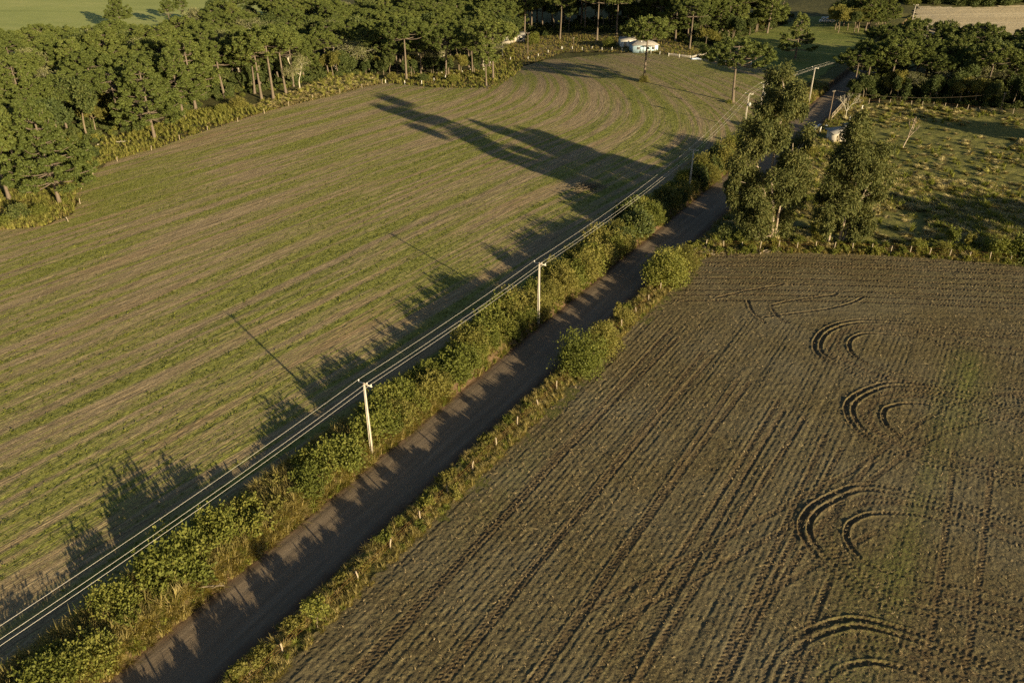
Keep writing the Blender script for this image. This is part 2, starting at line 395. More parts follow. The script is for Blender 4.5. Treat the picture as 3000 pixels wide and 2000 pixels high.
def scatter(name, pts, rot, scl, kinds, protos, label, cat):    # uncountable ground cover: one object, instances on points
    me = bpy.data.meshes.new(name); me.vertices.add(len(pts)); me.vertices.foreach_set('co', np.asarray(pts, np.float32).ravel())
    for an, av in (('rot', rot), ('scl', scl)):
        a = me.attributes.new(an, 'FLOAT_VECTOR', 'POINT'); a.data.foreach_set('vector', np.asarray(av, np.float32).ravel())
    a = me.attributes.new('pick', 'INT', 'POINT'); a.data.foreach_set('value', np.asarray(kinds, np.int32))
    o = link(name, me); o['kind'] = 'stuff'; tag(o, label, cat)
    g = bpy.data.node_groups.new(name, 'GeometryNodeTree')
    g.interface.new_socket('Geometry', in_out='INPUT', socket_type='NodeSocketGeometry'); g.interface.new_socket('Geometry', in_out='OUTPUT', socket_type='NodeSocketGeometry')
    gi, go = g.nodes.new('NodeGroupInput'), g.nodes.new('NodeGroupOutput')
    ip = g.nodes.new('GeometryNodeInstanceOnPoints'); ip.inputs['Pick Instance'].default_value = True
    jn = g.nodes.new('GeometryNodeJoinGeometry')
    for pm in reversed(protos):
        po = bpy.data.objects.new(pm.name + '_pattern', pm)
        oi = g.nodes.new('GeometryNodeObjectInfo'); oi.inputs['Object'].default_value = po; oi.inputs['As Instance'].default_value = True
        g.links.new(oi.outputs['Geometry'], jn.inputs[0])
    def na(nm, ty):
        n = g.nodes.new('GeometryNodeInputNamedAttribute'); n.data_type = ty; n.inputs['Name'].default_value = nm
        return [s for s in n.outputs if s.enabled and s.name == 'Attribute'][0]
    g.links.new(gi.outputs[0], ip.inputs['Points']); g.links.new(jn.outputs[0], ip.inputs['Instance'])
    g.links.new(na('pick', 'INT'), ip.inputs['Instance Index']); g.links.new(na('rot', 'FLOAT_VECTOR'), ip.inputs['Rotation']); g.links.new(na('scl', 'FLOAT_VECTOR'), ip.inputs['Scale'])
    g.links.new(ip.outputs[0], go.inputs[0])
    md = o.modifiers.new('scatter', 'NODES'); md.node_group = g
    return o
def simple_scatter(name, x, y, z, smin, smax, protos, label, cat, seed, tilt=0.12, weights=None, flat=None):
    g = np.random.default_rng(seed); n = len(x)
    rot = np.stack([g.normal(0, tilt, n), g.normal(0, tilt, n), g.uniform(0, 6.283, n)], 1)
    s = g.uniform(smin, smax, n); scl = np.stack([s, s, s * g.uniform(0.75, 1.25, n) * (1 if flat is None else flat)], 1)
    k = g.choice(len(protos), n, p=weights) if weights is not None else g.integers(0, len(protos), n)
    return scatter(name, np.stack([x, y, z], 1), rot, scl, k, protos, label, cat)

ORD = ['first', 'second', 'third', 'fourth', 'fifth', 'sixth', 'seventh', 'eighth', 'ninth', 'tenth', 'eleventh', 'twelfth', 'thirteenth', 'fourteenth', 'fifteenth', 'sixteenth',
       'seventeenth', 'eighteenth', 'nineteenth', 'twentieth', 'twenty-first', 'twenty-second', 'twenty-third', 'twenty-fourth', 'twenty-fifth', 'twenty-sixth', 'twenty-seventh', 'twenty-eighth',
       'twenty-ninth', 'thirtieth'] + ['%d-th' % i for i in range(31, 100)]

# ------------------------------------------------------------------ the setting: ground, fields, road
def A2(*pts): return [at(*p)[:2] for p in pts]
P_LEFT = [xy(-14, -8.6), xy(262, -8.6)] + A2((2200, 188), (2060, 172), (1900, 156), (1650, 155), (1530, 195), (1482, 235), (1405, 258), (1270, 256), (1130, 242), (1000, 272), (830, 312), (640, 370), (480, 425), (330, 468),
          (250, 515), (218, 560), (214, 622), (130, 660), (0, 672)) + [(-118, 138), (-135, 60), (-75, 25)]
P_RIGHT = [xy(-8, 8.5), xy(112, 8.5), (33.4, 127.6), (48, 127.6), (60, 126.8), (71, 125.2), (87, 121.4), (140, 114), (140, 28)]
P_PAST = [xy(117, 7.5), xy(236, 7.5), (100, 231.5), (118.6, 227), (141, 220.5), (230, 200), (230, 96), (142, 115.5), (87, 123), (71, 126.7), (60, 128.3), (48, 129), (34, 129.3)]
P_MEAD = [xy(258, -8.8), xy(368, -8.8)] + A2((2640, 92), (2570, 90), (2452, 48), (2330, 48), (2300, 72), (2150, 112), (2070, 140), (2062, 174), (2200, 186))
P_MEAD2 = [xy(285, 8.6), xy(362, 8.6)] + A2((2760, 119), (3000, 121)) + [(300, 330), (300, 292), (150, 292)]
P_PALE = A2((2665, 48), (2668, 90), (2705, 117), (3000, 120)) + [(330, 328), (620, 360), (620, 420)] + A2((3000, 13), (2850, 20), (2680, 17))
P_FAR = [(-420, 316), (-150, 322), (-136, 345), (-120, 430), (-110, 620), (-420, 620)]
P_YARD = A2((1530, 194), (1490, 130), (1530, 108), (1700, 96), (1960, 112), (2058, 150), (2058, 171), (1900, 155), (1650, 154))

gx = np.unique(np.concatenate([-np.geomspace(300, 6000, 18)[::-1], np.arange(-300, 340, 3.0), np.geomspace(340, 6000, 18)]))
gy = np.unique(np.concatenate([-np.geomspace(30, 3000, 14)[::-1], np.arange(-30, 560, 3.0), np.geomspace(560, 9000, 20)]))
GX, GY = np.meshgrid(gx, gy)
GZ = T(GX, GY) - 0.02 + 0.3 * (fbm(GX * 0.08, GY * 0.08, 11) - 0.5) * ss(250, 300, GY)
for poly in (P_LEFT, P_RIGHT, P_PAST, P_MEAD, P_MEAD2, P_PALE, P_FAR, P_YARD): GZ = np.where(inside(poly, GX, GY), np.minimum(GZ, T(GX, GY) - 0.35), GZ)
S_, P_ = sp(GX, GY)
GZ = np.where((np.abs(P_) < 9.6) & (S_ > -45) & (S_ < 412), GZ - 3.0, GZ)
grid_mesh('ground', GX, GY, GZ, 'ground')

# left field: rows of young green between bands of stubble, turning at the far headland
def left_rows(x, y):
    u = -0.80 * x + 0.60 * y; v = 0.60 * x + 0.80 * y
    b = np.maximum(0, v - 172 - 0.10 * (u - 120))
    return u - b * b / 95.0, v
def left_green(x, y):
    u, v = left_rows(x, y)
    a = fbm(u * 0.75 + 1.5 * vn(v * 0.02, u * 0.02, 8), v * 0.014, 1, 3)
    b = fbm(u * 1.3, v * 0.05, 4, 3)
    c = fbm(x * 0.05, y * 0.05, 7, 3)
    edge = 0.0
    return np.clip(0.55 + 1.0 * (a - 0.5) + 1.2 * (b - 0.5) + 0.6 * (c - 0.5) + edge, 0, 1)
ny, nx = 560, 560
ty = np.linspace(0, 1, ny); yy = 30 + 282 * (np.exp(2.0 * ty) - 1) / (math.exp(2.0) - 1)
tx = np.linspace(0, 1, nx)
LY = np.repeat(yy[:, None], nx, 1)
xr = RO[0] + 0.63 * (yy - 30) - 8.6 / 0.846 + 0.6; xl = np.maximum(-(0.655 * yy + 22), -136)
LX = xl[:, None] + (xr - xl)[:, None] * tx[None]
lg = left_green(LX, LY); lu, lv = left_rows(LX, LY)
LZ = T(LX, LY) + 0.03 + 0.07 * (fbm(lu * 1.6, lv * 0.10, 2, 3) - 0.5) + 0.16 * (fbm(LX * 1.5, LY * 1.5, 5, 3) - 0.5) * (0.4 + lg) + 0.05 * (vn(LX * 4.1, LY * 4.1, 6) - 0.5)
jx = LX + 2.4 * (fbm(LX * 0.25, LY * 0.25, 12) - 0.5); jy = LY + 2.4 * (fbm(LX * 0.25, LY * 0.25, 14) - 0.5)
grid_mesh('left_field', LX, LY, LZ, 'left_field', inside(P_LEFT, jx, jy), {'rc': np.stack([lu, lv, 0 * lu], -1), 'green': lg})

# right field: bare soil with straw, wheel tracks of a tractor
def spline(pts, step=0.6):
    p = np.array(pts, float)
    out = []
    q = np.vstack([2 * p[0] - p[1], p, 2 * p[-1] - p[-2]])
    for i in range(len(p) - 1):
        a, b, c, d = q[i:i + 4]
        n = max(2, int(np.linalg.norm(c - b) / step))
        t = np.linspace(0, 1, n, endpoint=False)[:, None]
        out.append(0.5 * (2 * b + (c - a) * t + (2 * a - 5 * b + 4 * c - d) * t * t + (3 * b - a - 3 * c + d) * t ** 3))
    out.append(p[-1:])
    return np.vstack(out)
def offset(p, d):
    tg = unit(np.gradient(p, axis=0)); return p + np.stack([-tg[:, 1], tg[:, 0]], 1) * d
ny, nx = 640, 660
ty = np.linspace(0, 1, ny); yy = 35 + 96 * (np.exp(1.05 * ty) - 1) / (math.exp(1.05) - 1)
RY = np.repeat(yy[:, None], nx, 1)
xl = RO[0] + 0.63 * (yy - 30) + 8.5 / 0.846 - 0.8; xr = 0.655 * yy + 19
RX = xl[:, None] + (xr - xl)[:, None] * np.linspace(0, 1, nx)[None]
rs, rp = sp(RX, RY)
head = ss(-4, 5, (RY - 104) + 0.22 * (RX - 30) + 7 * (fbm(RX * 0.06, RY * 0.06, 3) - 0.5))        # headland beside the fence: worked along the fence
body = (1 - head) * ss(58, 34, rp - 0.1 * rs)
RZ = T(RX, RY) + 0.03
ridg = 0.020 * np.sin(6.283 * (rp + 0.5 * (fbm(rs * 0.05, rp * 0.2, 8) - 0.5)) / 0.62) * (0.25 + 0.75 * vn(rp * 0.35, rs * 0.03, 10)) * body
ridg += 0.10 * (fbm(rp * 1.1, rs * 0.045, 15, 3) - 0.5) * body
ridg += 0.10 * (fbm(RX * 0.05, RY * 1.3, 16, 3) - 0.5) * head
lum = fbm(RX * 2.2, RY * 2.2, 17, 3) - 0.5
RZ = RZ + ridg + 0.075 * lum + 0.055 * (vn(RX * 6.3, RY * 6.3, 18) - 0.5) + 0.35 * (fbm(RX * 0.04, RY * 0.04, 19) - 0.5)
TRK = np.zeros_like(RZ); DZ = np.zeros_like(RZ)
CB = 2.5
bi = (np.floor(RX / CB).astype(int) + 40) * 4096 + (np.floor(RY / CB).astype(int) + 40)
order = np.argsort(bi.ravel(), kind='stable'); sb = bi.ravel()[order]
fx, fy, fz, ft = RX.ravel(), RY.ravel(), DZ.ravel(), TRK.ravel()
def bin_idx(cx, cy):
    out = []
    for i in range(cx - 1, cx + 2):
        k0 = (i + 40) * 4096 + cy - 1 + 40
        a, b = np.searchsorted(sb, k0), np.searchsorted(sb, k0 + 2, side='right')
        if b > a: out.append(order[a:b])
    return np.concatenate(out) if out else np.zeros(0, int)
def press(path, w=0.36, depth=0.06, rim=0.05, lug=0.07, pitch=0.42, hard=None):
    """one wheel track: a rut with raised rims and chevron lug prints along the path"""
    p = np.asarray(path); seg = np.diff(p, axis=0); ln = np.linalg.norm(seg, axis=1); acc = np.concatenate([[0], np.cumsum(ln)])
    best = {}
    cells = np.floor(p / CB).astype(int); last = None
    dist = np.full(len(fx), 9.0) if False else None
    ids, dd, sg = [], [], []
    i = 0
    while i < len(seg):
        j = i
        while j < len(seg) and (cells[j] == cells[i]).all(): j += 1
        idx = bin_idx(*cells[i])
        if len(idx):
            qx, qy = fx[idx], fy[idx]
            bd = np.full(len(idx), 9.0); bs = np.zeros(len(idx)); bl = np.zeros(len(idx))
            for k in range(i, j):
                d = seg[k] / (ln[k] + 1e-9)
                rx, ry = qx - p[k, 0], qy - p[k, 1]
                t = np.clip(rx * d[0] + ry * d[1], 0, ln[k])
                ex, ey = rx - t * d[0], ry - t * d[1]
                e = np.hypot(ex, ey); m = e < np.abs(bd)
                sd = np.sign(d[0] * ry - d[1] * rx)
                bd = np.where(m, e * sd, bd); bs = np.where(m, acc[k] + t, bs)
            m = np.abs(bd) < w + 0.45
            ids.append(idx[m]); dd.append(bd[m]); sg.append(bs[m])
        i = j
    if not ids: return
    ids, dd, sg = np.concatenate(ids), np.concatenate(dd), np.concatenate(sg)
    o = np.argsort(-np.abs(dd), kind='stable'); ids, dd, sg = ids[o], dd[o], sg[o]      # nearest wins, written last
    a = np.abs(dd)
    hd = 1.0 if hard is None else np.interp(sg, np.linspace(0, acc[-1], len(hard)), hard)
    inn = ss(w, w * 0.75, a)
    fade = 0.45 + 0.55 * vn(sg * 0.35, sg * 0 + w * 31.0, 20)
    z = -depth * inn * hd + rim * hd * np.exp(-((a - w - 0.06) / 0.10) ** 2) * (0.25 + 1.1 * vn(sg * 2.6, dd * 0, 21) + 0.5 * vn(sg * 7.0, dd * 3, 22))
    z = z + lug * inn * (np.sin(6.283 * (sg / pitch + a * 1.5)) ) * fade
    new = np.zeros_like(fz); tk = np.zeros_like(fz); new[ids] = z; tk[ids] = inn * (0.4 + 0.6 * np.minimum(hd, 1.5) / 1.5)
    on = np.zeros(len(fz), bool); on[ids] = True
    fz[on] = np.where(np.abs(new[on]) > 0.01, 0.35 * fz[on] + new[on], fz[on]); ft[on] = np.maximum(ft[on], tk[on])
def U(*px): return spline([at(*q)[:2] for q in px])
turns = [U((3150, 985), (3000, 975), (2800, 965), (2640, 945), (2510, 943), (2430, 965), (2395, 1003), (2405, 1040), (2468, 1075), (2595, 1126), (2800, 1160), (3150, 1200)),
         U((3150, 1050), (3000, 1040), (2850, 1025), (2700, 990), (2560, 978), (2510, 985), (2487, 1007), (2500, 1040), (2560, 1075), (2700, 1110), (2850, 1128), (3150, 1150)),
         U((3150, 1270), (3000, 1215), (2850, 1160), (2700, 1130), (2600, 1127), (2525, 1155), (2487, 1194), (2510, 1250), (2580, 1305), (2680, 1345), (2850, 1385), (3150, 1450)),
         U((3150, 1320), (3000, 1270), (2850, 1215), (2750, 1190), (2680, 1180), (2610, 1190), (2587, 1211), (2600, 1250), (2660, 1285), (2800, 1330), (3150, 1400)),
         U((3150, 1590), (3000, 1540), (2850, 1490), (2700, 1455), (2600, 1435), (2510, 1430), (2400, 1480), (2357, 1537), (2380, 1600), (2470, 1690), (2600, 1765), (2800, 1805), (3150, 1900)),
         U((3150, 1650), (3000, 1600), (2850, 1550), (2700, 1510), (2560, 1505), (2500, 1525), (2478, 1554), (2490, 1600), (2550, 1655), (2700, 1700), (2850, 1722), (3150, 1790)),
         U((3150, 2070), (3000, 2000), (2850, 1930), (2700, 1870), (2560, 1830), (2468, 1826), (2350, 1870), (2275, 1940), (2240, 2040), (2260, 2120)),
         U((2900, 2090), (2800, 2030), (2700, 1975), (2600, 1945), (2500, 1945), (2425, 1984), (2400, 2040), (2420, 2110))]
g0 = np.random.default_rng(77)
for k in range(9):                                       # tracks along the fence on the headland
    y0 = 107.5 + k * 2.1 + g0.uniform(-0.6, 0.6)
    press(spline([(22 + k * 1.5, y0 + 1.5), (45, y0 + 1.2), (70, y0 - 0.5), (110, y0 - 5.5)]), 0.36, 0.03, 0.03, 0.06, 0.54)
for p0, s0, s1 in ((13.2, -5, 92), (15.1, -5, 90), (19.6, -5, 88), (21.2, -5, 88), (26.0, -6, 84), (27.6, -6, 84), (30.6, 0, 82), (33.4, -8, 80), (35.0, -8, 80), (38.6, -8, 78), (40.8, 10, 76), (43.5, -8, 55), (47, -8, 40), (50.5, -10, 22), (53, -10, 20), (57.5, -12, 12), (62, -14, 8)):
    pt = np.array([xy(s, p0 + 0.9 * math.sin(s * 0.035 + p0) + 0.02 * (s - 40)) for s in np.linspace(s0, s1, 24)])
    press(spline(pt), 0.38, 0.020, 0.022, 0.042, 0.50)
for pts in (((2795, 1320), (2775, 1500), (2745, 1750), (2690, 2060)), ((2905, 1330), (2890, 1500), (2860, 1750), (2810, 2060)), ((3100, 1140), (2871, 1162), (2723, 1220), (2510, 1370), (2250, 1510), (2000, 1640), (1700, 1800)),
            ((3100, 1210), (2871, 1235), (2700, 1300), (2520, 1430), (2280, 1560), (2040, 1690), (1760, 1850)), ((2560, 1350), (2450, 1480), (2250, 1760), (2100, 2050)), ((2200, 1760), (2420, 1640), (2560, 1560))):
    press(U(*pts), 0.36, 0.018, 0.018, 0.042, 0.50)
for pts in (((2240, 928), (2350, 916), (2430, 905), (2490, 890), (2527, 872)), ((2190, 880), (2205, 915), (2240, 945)), ((2260, 895), (2330, 880), (2420, 868), (2450, 862)), ((2260, 905), (2285, 935), (2310, 945)), ((2100, 872), (2200, 850), (2290, 835))):
    c = U(*pts); press(c, 0.28, 0.07, 0.06, 0.03)
for k, tn in enumerate(turns):
    hard = 0.35 + 1.25 * np.exp(-((np.linspace(0, 1, 31) - 0.5) / 0.12) ** 2)
    press(offset(tn, -1.5 if k % 2 else 1.5), 0.34, 0.008, 0.008, 0.036, 0.50)
    for d in ((-0.42, 0.42) if k % 2 == 0 else (0.0,)): press(offset(tn, d), 0.28, 0.065, 0.062, 0.045, 0.50, hard)
RZ = RZ + fz.reshape(RZ.shape)
rg = np.clip(0.22 + 1.1 * (fbm(rp * 0.16, rs * 0.02, 2, 3) - 0.5) * (1 - head) + 0.30 * (fbm(RX * 0.09, RY * 0.11, 22, 3) - 0.5) + 0.10 * head, 0, 1)
grid_mesh('right_field', RX, RY, RZ, 'right_field', inside(P_RIGHT, RX + 1.0 * (fbm(RX * 0.4, RY * 0.4, 1) - 0.5), RY + 1.2 * (fbm(RX * 0.3, RY * 0.4, 4) - 0.5)), {'green': rg, 'track': ft.reshape(RZ.shape)})

# road in its shallow cutting, with earth banks on both sides
sa = np.concatenate([np.arange(-25, 120, 0.25), np.arange(120, 405, 0.7)])
def strip(name, pv, mat):
    S, P = np.meshgrid(sa, pv, indexing='ij'); X, Y = xy(S, P)
    Z = corridor_z(S, P) + (0.05 * (fbm(P * 1.2, S * 0.05, 5, 3) - 0.5) + 0.06 * (fbm(X * 1.7, Y * 1.7, 6, 3) - 0.5) if mat == 'road' else 0.25 * (fbm(X * 1.1, Y * 1.1, 7, 4) - 0.5))
    grid_mesh(name, X[:, ::-1], Y[:, ::-1], Z[:, ::-1], mat, None, {'rc': np.stack([P, S, 0 * S], -1)[:, ::-1], 'pp': P[:, ::-1]})
strip('road', np.linspace(-3.75, 3.95, 32), 'road')
strip('left_bank', np.concatenate([np.arange(-11, -5.4, 0.7), np.arange(-5.4, -3.6, 0.16), [-3.6]]), 'verge')
strip('right_bank', np.concatenate([[3.8], np.arange(3.95, 6.2, 0.2), np.arange(6.2, 11.1, 0.7)]), 'verge')

def sheet(name, polys, step, mat, rough=0.0, k=0, jit=0.0):
    a = np.concatenate([np.asarray(p) for p in polys]); x0, y0 = a.min(0) - 2; x1, y1 = a.max(0) + 2
    X, Y = np.meshgrid(np.arange(x0, x1, step), np.arange(y0, y1, step))
    jx, jy = X + jit * (fbm(X * 0.2, Y * 0.2, 12) - 0.5), Y + jit * (fbm(X * 0.2, Y * 0.2, 14) - 0.5)
    keep = np.zeros(X.shape, bool)
    for p in polys: keep |= inside(p, jx, jy)
    Z = T(X, Y) + 0.05 + rough * (fbm(X * 0.9, Y * 0.9, k, 4) - 0.5)
    return grid_mesh(name, X, Y, Z, mat, keep)
sheet('pasture', [P_PAST], 0.6, 'pasture', 0.45, 3, 2)
sheet('meadow', [P_MEAD, P_MEAD2], 1.2, 'meadow', 0.35, 5, 3)
sheet('harvested_field', [P_PALE], 2.0, 'pale_field', 0.3, 6, 3)
sheet('distant_field', [P_FAR], 4.0, 'far_green', 0.3, 7, 6)
sheet('yard', [P_YARD], 1.0, 'yard', 0.3, 8, 3)

# ------------------------------------------------------------------ vegetation prototypes (each a list of named parts)
def bez(a, b, c, n): t = np.linspace(0, 1, n)[:, None]; return (1 - t) ** 2 * a + 2 * t * (1 - t) * b + t * t * c
def _ico():
    t = (1 + 5 ** 0.5) / 2
    v = [(-1, t, 0), (1, t, 0), (-1, -t, 0), (1, -t, 0), (0, -1, t), (0, 1, t), (0, -1, -t), (0, 1, -t), (t, 0, -1), (t, 0, 1), (-t, 0, -1), (-t, 0, 1)]
    f = [(0, 11, 5), (0, 5, 1), (0, 1, 7), (0, 7, 10), (0, 10, 11), (1, 5, 9), (5, 11, 4), (11, 10, 2), (10, 7, 6), (7, 1, 8), (3, 9, 4), (3, 4, 2), (3, 2, 6), (3, 6, 8), (3, 8, 9), (4, 9, 5), (2, 4, 11), (6, 2, 10), (8, 6, 7), (9, 8, 1)]
    v = [np.array(q, float) / np.linalg.norm(q) for q in v]; mid = {}; out = []
    def m(a, b):
        k = (min(a, b), max(a, b))
        if k not in mid: q = v[a] + v[b]; v.append(q / np.linalg.norm(q)); mid[k] = len(v) - 1
        return mid[k]
    for a, b, c in f: x, y, z = m(a, b), m(b, c), m(c, a); out += [(a, x, z), (b, y, x), (c, z, y), (x, y, z)]
    return np.array(v), np.array(out)
ICO = _ico()
def araucaria(name, seed, h, hb, R, shape, nlev, tufts=1.0, bare=0.0, tr=0.34, low=0.0):
    """parana pine: straight trunk, whorls of up-swept limbs, each carrying rounded spiky tufts near its end"""
    g = np.random.default_rng(seed); wood, crown = MB(), MB()
    bendx, bendy = g.normal(0, 0.25, 2)
    zs = np.linspace(0, h, 9); tp = np.stack([bendx * np.sin(zs / h * 2.2), bendy * np.sin(zs / h * 2.5), zs], 1)
    wood.tube(tp, tr * (1.12 - 0.72 * zs / h) + 0.12 * np.exp(-zs / 0.5), 8)
    tc, tn, trd = [], [], []
    for lv in range(nlev):
        f = lv / max(1, nlev - 1)
        z0 = hb + (h - hb) * (f ** 0.9) * 0.97
        if shape == 'umbrella': rr = R * (1.0 - 0.62 * f ** 1.5); rise = 1.9 * (1 - f) + 0.6
        elif shape == 'cone': rr = R * (0.55 + 0.6 * math.sin(min(1, f * 1.25 + 0.32) * math.pi)) * (1 - 0.55 * f ** 3); rise = 0.5 + 1.3 * f
        else: rr = R * (0.9 - 0.3 * f) ; rise = 1.6
        nb = int(g.integers(6, 9)) if lv < nlev - 1 else 5
        a0 = g.uniform(0, 6.28)
        for b in range(nb):
            az = a0 + b * 6.283 / nb + g.normal(0, 0.16); r = rr * g.uniform(0.78, 1.12)
            if g.random() < bare: continue
            d = np.array([math.cos(az), math.sin(az), 0]); o = np.array([np.interp(z0, zs, tp[:, 0]), np.interp(z0, zs, tp[:, 1]), z0])
            e = o + d * r + np.array([0, 0, rise * g.uniform(0.7, 1.25)])
            c = o + d * r * 0.62 + np.array([0, 0, -0.45 * r * 0.25 + (0.1 if shape != 'cone' else -0.25)])
            cur = bez(o, c, e, 6); wood.tube(cur, np.linspace(0.10, 0.045, 6) * (0.7 + 0.08 * r), 4, cap=False)
            nt_ = max(3, int(round((1.5 + r * 1.15) * tufts)))
            for k in range(nt_):
                t = 1 - (0.46 if shape == 'umbrella' else 0.60) * (k / nt_) ** 1.1 if k else 1.0
                q = (1 - t) ** 2 * o + 2 * t * (1 - t) * c + t * t * e
                sd = np.array([-d[1], d[0], 0]) * g.normal(0, 0.13 * r + 0.25) * (1 if k else 0.4)
                q = q + sd + np.array([0, 0, g.uniform(0.05, 0.45)])
                tc.append(q); tn.append(d * 0.35 + np.array([0, 0, 1.0])); trd.append(g.uniform(0.75, 1.20) * (0.9 if shape == 'cone' else 1.0))
    if low:
        for k in range(int(low)):
            z = g.uniform(hb * 0.35, hb * 0.9); az = g.uniform(0, 6.28); q = np.array([math.cos(az) * 0.8, math.sin(az) * 0.8, z])
            tc.append(q); tn.append(np.array([0, 0, 1.0])); trd.append(0.55)
    tc, tn, trd = np.array(tc), unit(np.array(tn)), np.array(trd)
    keep = []
    for i in range(len(tc)):
        if not keep or np.min(np.linalg.norm(tc[keep] - tc[i], axis=1) / (trd[keep] + trd[i])) > 0.52: keep.append(i)
    tc, tn, trd = tc[keep], tn[keep], trd[keep]
    ico_v, ico_t = ICO
    sh = ico_v[None] * (0.55 + 0.45 * g.random((len(tc), len(ico_v), 1))) * trd[:, None, None] * np.array([0.74, 0.74, 0.50]) + tc[:, None] + np.array([0, 0, 0.10])
    crown.add(sh.reshape(-1, 3), None, (ico_t[None] + np.arange(len(tc))[:, None, None] * len(ico_v)).reshape(-1, 3), 0, np.repeat(np.clip(g.normal(0.22, 0.10, len(tc)), 0, 1), len(ico_v)))
    ns = 92; n = len(tc) * ns
    D = rv(g, n); tN = np.repeat(tn, ns, 0); D = unit(D + 0.80 * tN)
    rr = np.repeat(trd, ns)
    Pp = np.repeat(tc, ns, 0) + D * rr[:, None] * g.uniform(0.32, 0.62, n)[:, None]
    crown.leaves(Pp, D, perp(D, g), rr * g.uniform(0.34, 0.62, n), rr * 0.19, tint=np.clip(np.repeat(g.uniform(0.2, 0.8, len(tc)), ns) * 0.45 + g.uniform(0, 0.5, n), 0, 1))
    return [('trunk', wood.mesh(name + '_trunk', ['bark'], True)), ('crown', crown.mesh(name + '_crown', ['araucaria']))]

def branch_tree(g, paths, o, d, ln, rad, depth, tips, spread=0.6, k=5, up=0.15, gn=3):
    e = o + d * ln; mid = o + d * ln * 0.5 + g.normal(0, ln * 0.07, 3)
    paths.append((bez(o, mid, e, 4), np.linspace(rad, rad * 0.66, 4), k if depth > 1 else 3))
    if depth == 0: tips.append((e, d)); return
    if depth <= 2: tips.append((mid, d))
    for i in range(gn if depth > 1 else 2 + int(g.integers(0, 2))):
        nd = unit(d + g.normal(0, spread, 3) + np.array([0, 0, up]))
        branch_tree(g, paths, e, nd, ln * g.uniform(0.58, 0.82), rad * 0.62, depth - 1, tips, spread, k, up, gn)

def leafy(mb, centers, radii, n_per, L, W, g, droop=0.0, shell=0.75, mi=0, base=None, flat=1.0):
    """leaf blades spread through rounded clumps, denser towards their outside"""
    centers = np.asarray(centers); m = len(centers); n = m * n_per
    D = rv(g, n); r = np.repeat(np.asarray(radii), n_per) * (shell + (1.08 - shell) * g.random(n)) * (0.8 + 0.3 * g.random(n))
    Dd = D * np.array([1, 1, flat])
    P0 = np.repeat(centers, n_per, 0) + Dd * r[:, None]
    ax = unit(D * 0.6 + rv(g, n) * 0.9 + np.array([0, 0, -droop]))
    t = np.clip(np.repeat(g.uniform(0.05, 0.8, m) if base is None else base, n_per) * 0.6 + g.uniform(0, 0.45, n), 0, 1)
    mb.leaves(P0, ax, perp(ax, g), L * g.uniform(0.7, 1.3, n), W * g.uniform(0.7, 1.3, n), mi, t)

def broadleaf(name, seed, h, R, leaf, bark='twig', nper=70, L=0.5, W=0.30, hb=0.35, pale=False, depth=4, gn=3, spread=0.55, rad=0.2):
    g = np.random.default_rng(seed); wood, crown = MB(), MB(); tips = []
    wood.tube(bez(np.zeros(3), g.normal(0, 0.2, 3) + [0, 0, h * hb * 0.5], np.array([0, 0, h * hb]), 5), np.linspace(rad * 1.2, rad * 0.85, 5), 6, cap=False)
    paths = []; branch_tree(g, paths, np.array([0, 0, h * hb]), unit(np.array([g.normal(0, 0.15), g.normal(0, 0.15), 1.0])), h * 0.22, rad * 0.8, depth, tips, spread, 5, 0.12, gn)
    tp = np.array([t[0] for t in tips]); tp[:, 2] = np.clip(tp[:, 2], h * hb * 0.8, h)
    cx = tp.mean(0); q = (tp - cx); sx = np.percentile(np.hypot(q[:, 0], q[:, 1]), 92); sz = np.percentile(q[:, 2], 97)
    f = np.array([R / sx, R / sx, max(0.6, (h - 0.6 - cx[2]) / max(sz, 0.5))])
    b0 = np.array([0, 0, h * hb])
    def warp(a): w_ = np.clip((a[:, 2:3] - h * hb) / max(0.5, cx[2] - h * hb), 0, 1); t_ = cx + (a - cx) * np.where(a[:, 2:3] > cx[2], f, np.array([f[0], f[1], 1.0])); return a * (1 - w_) + t_ * w_
    for a, r_, k_ in paths: wood.tube(warp(a), r_, k_, cap=False)
    tp = cx + q * f
    sel = tp[g.permutation(len(tp))[:90]]
    leafy(crown, sel, g.uniform(0.5, 1.0, len(sel)) * R * 0.30, nper, L, W, g, 0.1)
    return [('trunk', wood.mesh(name + '_trunk', [bark], True)), ('crown', crown.mesh(name + '_crown', [leaf]))]

